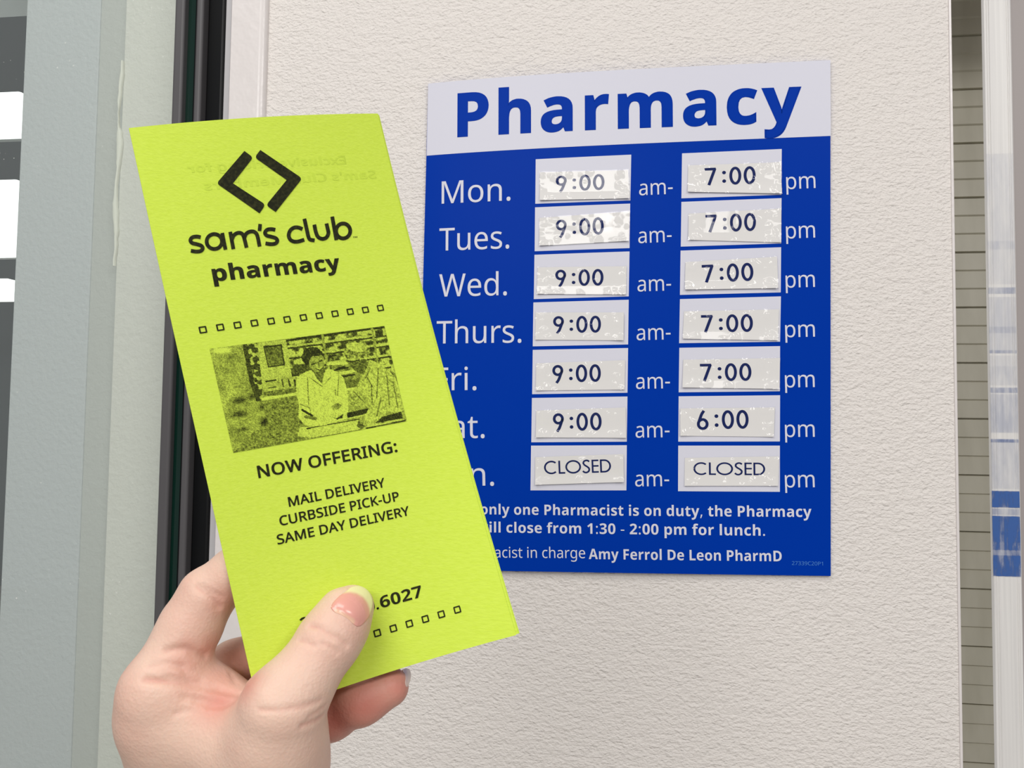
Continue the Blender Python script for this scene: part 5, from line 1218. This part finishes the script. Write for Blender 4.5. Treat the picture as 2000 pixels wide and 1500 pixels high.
# the soft nail fold: a shallow bed under the nail
flush_and_shade_spots = [(c5(640, 960), .009, .38), (c5(930, 1100), .011, .36), (c5(900, 1310), .008, .60), (c5(700, 600), .013, .22), (c5(830, 850), .007, .50), (c5(650, 860), .006, .40),
               (c5(930, 480), .008, .40), (c5(700, 1140), .008, .30), ((640, 1255), .012, .14), ((700, 1215), .010, .30), ((660, 1265), .007, .20), ((470, 1300), .014, .45),
               ((720, 1380), .020, .75), ((775, 1340), .012, .75), ((660, 1420), .018, .75), ((240, 1370), .016, .12), (c5(1140, 1170), .006, .6)]  # the strong little-finger spots also paint its shade into the skin colour


def surface_nets(F_, org, h):
    nx, ny, nz = F_.shape
    ins = F_ < 0
    c = [ins[dx:nx-1+dx, dy:ny-1+dy, dz:nz-1+dz] for dx in (0, 1) for dy in (0, 1) for dz in (0, 1)]
    s = sum(x.astype(np.int8) for x in c); mixed = (s > 0) & (s < 8)
    I, J, K = np.nonzero(mixed); n = len(I)
    idx = np.full(mixed.shape, -1, np.int64); idx[mixed] = np.arange(n)
    acc = np.zeros((n, 3)); cnt = np.zeros(n)
    corners = [(dx, dy, dz) for dx in (0, 1) for dy in (0, 1) for dz in (0, 1)]
    for a in range(8):
        for b in range(a + 1, 8):
            ca, cb = np.array(corners[a]), np.array(corners[b])
            if np.abs(ca - cb).sum() != 1: continue
            fa = F_[I + ca[0], J + ca[1], K + ca[2]]; fb = F_[I + cb[0], J + cb[1], K + cb[2]]
            m_ = (fa < 0) != (fb < 0); t = np.where(m_, fa/np.where(m_, fa - fb, 1), 0)
            p = ca[None] + (cb - ca)[None]*t[:, None]
            acc += p*m_[:, None]; cnt += m_
    V_ = np.stack([I, J, K], 1) + acc/cnt[:, None]
    V_ = np.asarray(org) + V_*h
    Fs = []
    for ax in range(3):
        sl0 = [slice(None)]*3; sl1 = [slice(None)]*3; sl0[ax] = slice(0, -1); sl1[ax] = slice(1, None)
        A_, B_ = ins[tuple(sl0)], ins[tuple(sl1)]
        for flip in (False, True):
            m_ = (A_ & ~B_) if not flip else (~A_ & B_)
            P = np.stack(np.nonzero(m_), 1)
            o1, o2 = [(1, 2), (2, 0), (0, 1)][ax]
            ok = (P[:, o1] > 0) & (P[:, o2] > 0) & (P[:, o1] < F_.shape[o1] - 1) & (P[:, o2] < F_.shape[o2] - 1); P = P[ok]
            e1 = np.zeros(3, int); e1[o1] = 1; e2 = np.zeros(3, int); e2[o2] = 1
            q = [P - e1 - e2, P - e2, P, P - e1]
            f = np.stack([idx[x[:, 0], x[:, 1], x[:, 2]] for x in q], 1)
            Fs.append(f[:, ::-1] if flip else f)
    return V_, np.concatenate(Fs)


HV, HF = surface_nets(Fd, lo, H)
# a light relaxation of the lattice, keeping the volume
nb = [np.concatenate([HF[:, i] for i in range(4)]), np.concatenate([HF[:, (i + 1) % 4] for i in range(4)])]
for lam in (0.5, -0.52, 0.5, -0.52):
    acc = np.zeros_like(HV); cnt = np.zeros(len(HV))
    for a, b in ((nb[0], nb[1]), (nb[1], nb[0])):
        np.add.at(acc, a, HV[b]); np.add.at(cnt, a, 1)
    HV = HV + lam*(acc/np.maximum(cnt, 1)[:, None] - HV)
flush_and_shade = np.zeros(len(HV))
for (px, py), rad, s in flush_and_shade_spots:
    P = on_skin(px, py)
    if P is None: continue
    flush_and_shade = np.maximum(flush_and_shade, s*np.exp(-((HV - P)**2).sum(1)/rad**2))
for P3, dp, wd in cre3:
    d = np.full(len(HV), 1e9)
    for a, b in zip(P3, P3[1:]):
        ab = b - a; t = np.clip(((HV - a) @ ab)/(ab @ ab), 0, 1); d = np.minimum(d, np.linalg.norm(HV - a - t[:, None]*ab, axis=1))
    flush_and_shade = np.maximum(flush_and_shade, 380*dp*np.exp(-(d/(wd*0.9))**2))
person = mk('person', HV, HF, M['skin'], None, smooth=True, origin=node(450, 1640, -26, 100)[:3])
tag(person, 'bare left hand gripping the lime leaflet, thumb in front and fingers behind', 'person')
person.data.attributes.new('flush_and_shade', 'FLOAT', 'POINT').data.foreach_set('value', np.clip(flush_and_shade, 0, 1))


def nail(name, outline, tipline, lift, parent, material, bulge=0.0006, lunula=None):
    """plate over the skin: outline in photo points, tipline separates the free edge"""
    out2 = np.array(smooth_path(list(outline) + [outline[0]], 5)[:-1]); cen = out2.mean(0)
    pts = []; dep = []
    for t in np.linspace(0.0, 0.97, 9):
        for p in out2[::3]:
            q = cen + (p - cen)*t; P = on_skin(*q)
            if P is not None: pts.append(q - cen); dep.append((P - EYE) @ FWD)
    pts = np.array(pts)/30; A_ = np.stack([np.ones(len(pts)), pts[:, 0], pts[:, 1], pts[:, 0]**2, pts[:, 0]*pts[:, 1], pts[:, 1]**2], 1)
    co = np.linalg.lstsq(A_, np.array(dep), rcond=None)[0]
    V = []; F = []; R_ = 16; n = len(out2); P2 = []
    hits = {}
    for off in (0.0, 0.0007):
        for k in range(R_ + 1):
            for p in out2:
                t = k/R_; q = cen + (p - cen)*t; x, y = (q - cen)/30
                d_ = co @ np.array([1, x, y, x*x, x*y, y*y]) - lift - bulge*(1 - t**3)
                key = (round(q[0], 3), round(q[1], 3))
                if key not in hits: hits[key] = on_skin(*q)
                if hits[key] is not None: d_ = min(d_, (hits[key] - EYE) @ FWD - 0.00012 - 0.6*bulge*(1 - t**3))
                d_ += off
                V.append(EYE + ray(*q)*d_); P2.append(q)
    tl = np.array(tipline, float)
    def free(q):
        best = (1e9, 0)
        for a, c in zip(tl, tl[1:]):
            ac = c - a; t = min(1, max(0, (q - a) @ ac/(ac @ ac))); d_ = np.linalg.norm(q - a - t*ac)
            s = ac[0]*(q[1] - a[1]) - ac[1]*(q[0] - a[0])
            if d_ < best[0]: best = (d_, d_ if s < 0 else -d_)
        v_ = min(1, max(0, 0.5 + best[1]/5))
        if lunula is not None:
            v_ = max(v_, 0.30*min(1, max(0, (9 - min(np.linalg.norm(np.array(p_) - q) for p_ in lunula))/5)))
        return v_
    A0 = (R_ + 1)*n
    for s in (0, 1):
        for k in range(R_):
            for i in range(n):
                j = (i + 1) % n; f = [s*A0 + k*n + i, s*A0 + k*n + j, s*A0 + (k + 1)*n + j, s*A0 + (k + 1)*n + i]
                F.append(f if s else f[::-1])
    for i in range(n):
        j = (i + 1) % n; F.append([R_*n + i, R_*n + j, A0 + R_*n + j, A0 + R_*n + i])
    o = mk(name, V, F, material, parent, smooth=True)
    o.data.attributes.new('free', 'FLOAT', 'POINT').data.foreach_set('value', [free(q) for q in P2])
    bm = bmesh.new(); bm.from_mesh(o.data); bmesh.ops.remove_doubles(bm, verts=bm.verts, dist=1e-6); bmesh.ops.recalc_face_normals(bm, faces=bm.faces); bm.to_mesh(o.data); bm.free()
    return o


o = nail('thumb_nail', [k6(505, 515), k6(560, 580), k6(660, 625), k6(770, 690), k6(850, 765), k6(930, 800), k6(1010, 745), k6(1080, 660), k6(1115, 560), k6(1140, 440), k6(1105, 310), k6(1030, 225), k6(930, 186), k6(820, 205), k6(740, 268), k6(640, 335), k6(540, 440)],
         [k6(690, 290), k6(800, 280), k6(900, 300), k6(1000, 360), k6(1060, 440), k6(1090, 530), k6(1105, 620)], 0.00012, person, M['nail'], 0.0006,
         [k6(600 + 20*i, 580 + 12.5*i) for i in range(12)])
o['label'] = 'pink thumbnail with a pale free edge'
nail('finger_nail', [(784, 1309), (793, 1305), (800, 1308), (803, 1318), (801, 1330), (795, 1342), (791, 1334), (792, 1322), (789, 1314)], [(0, 0), (1, 0)], 0.0001, person, M['sidenail'], 0.0002)['label'] = 'pale fingernail seen edge on below the leaflet'
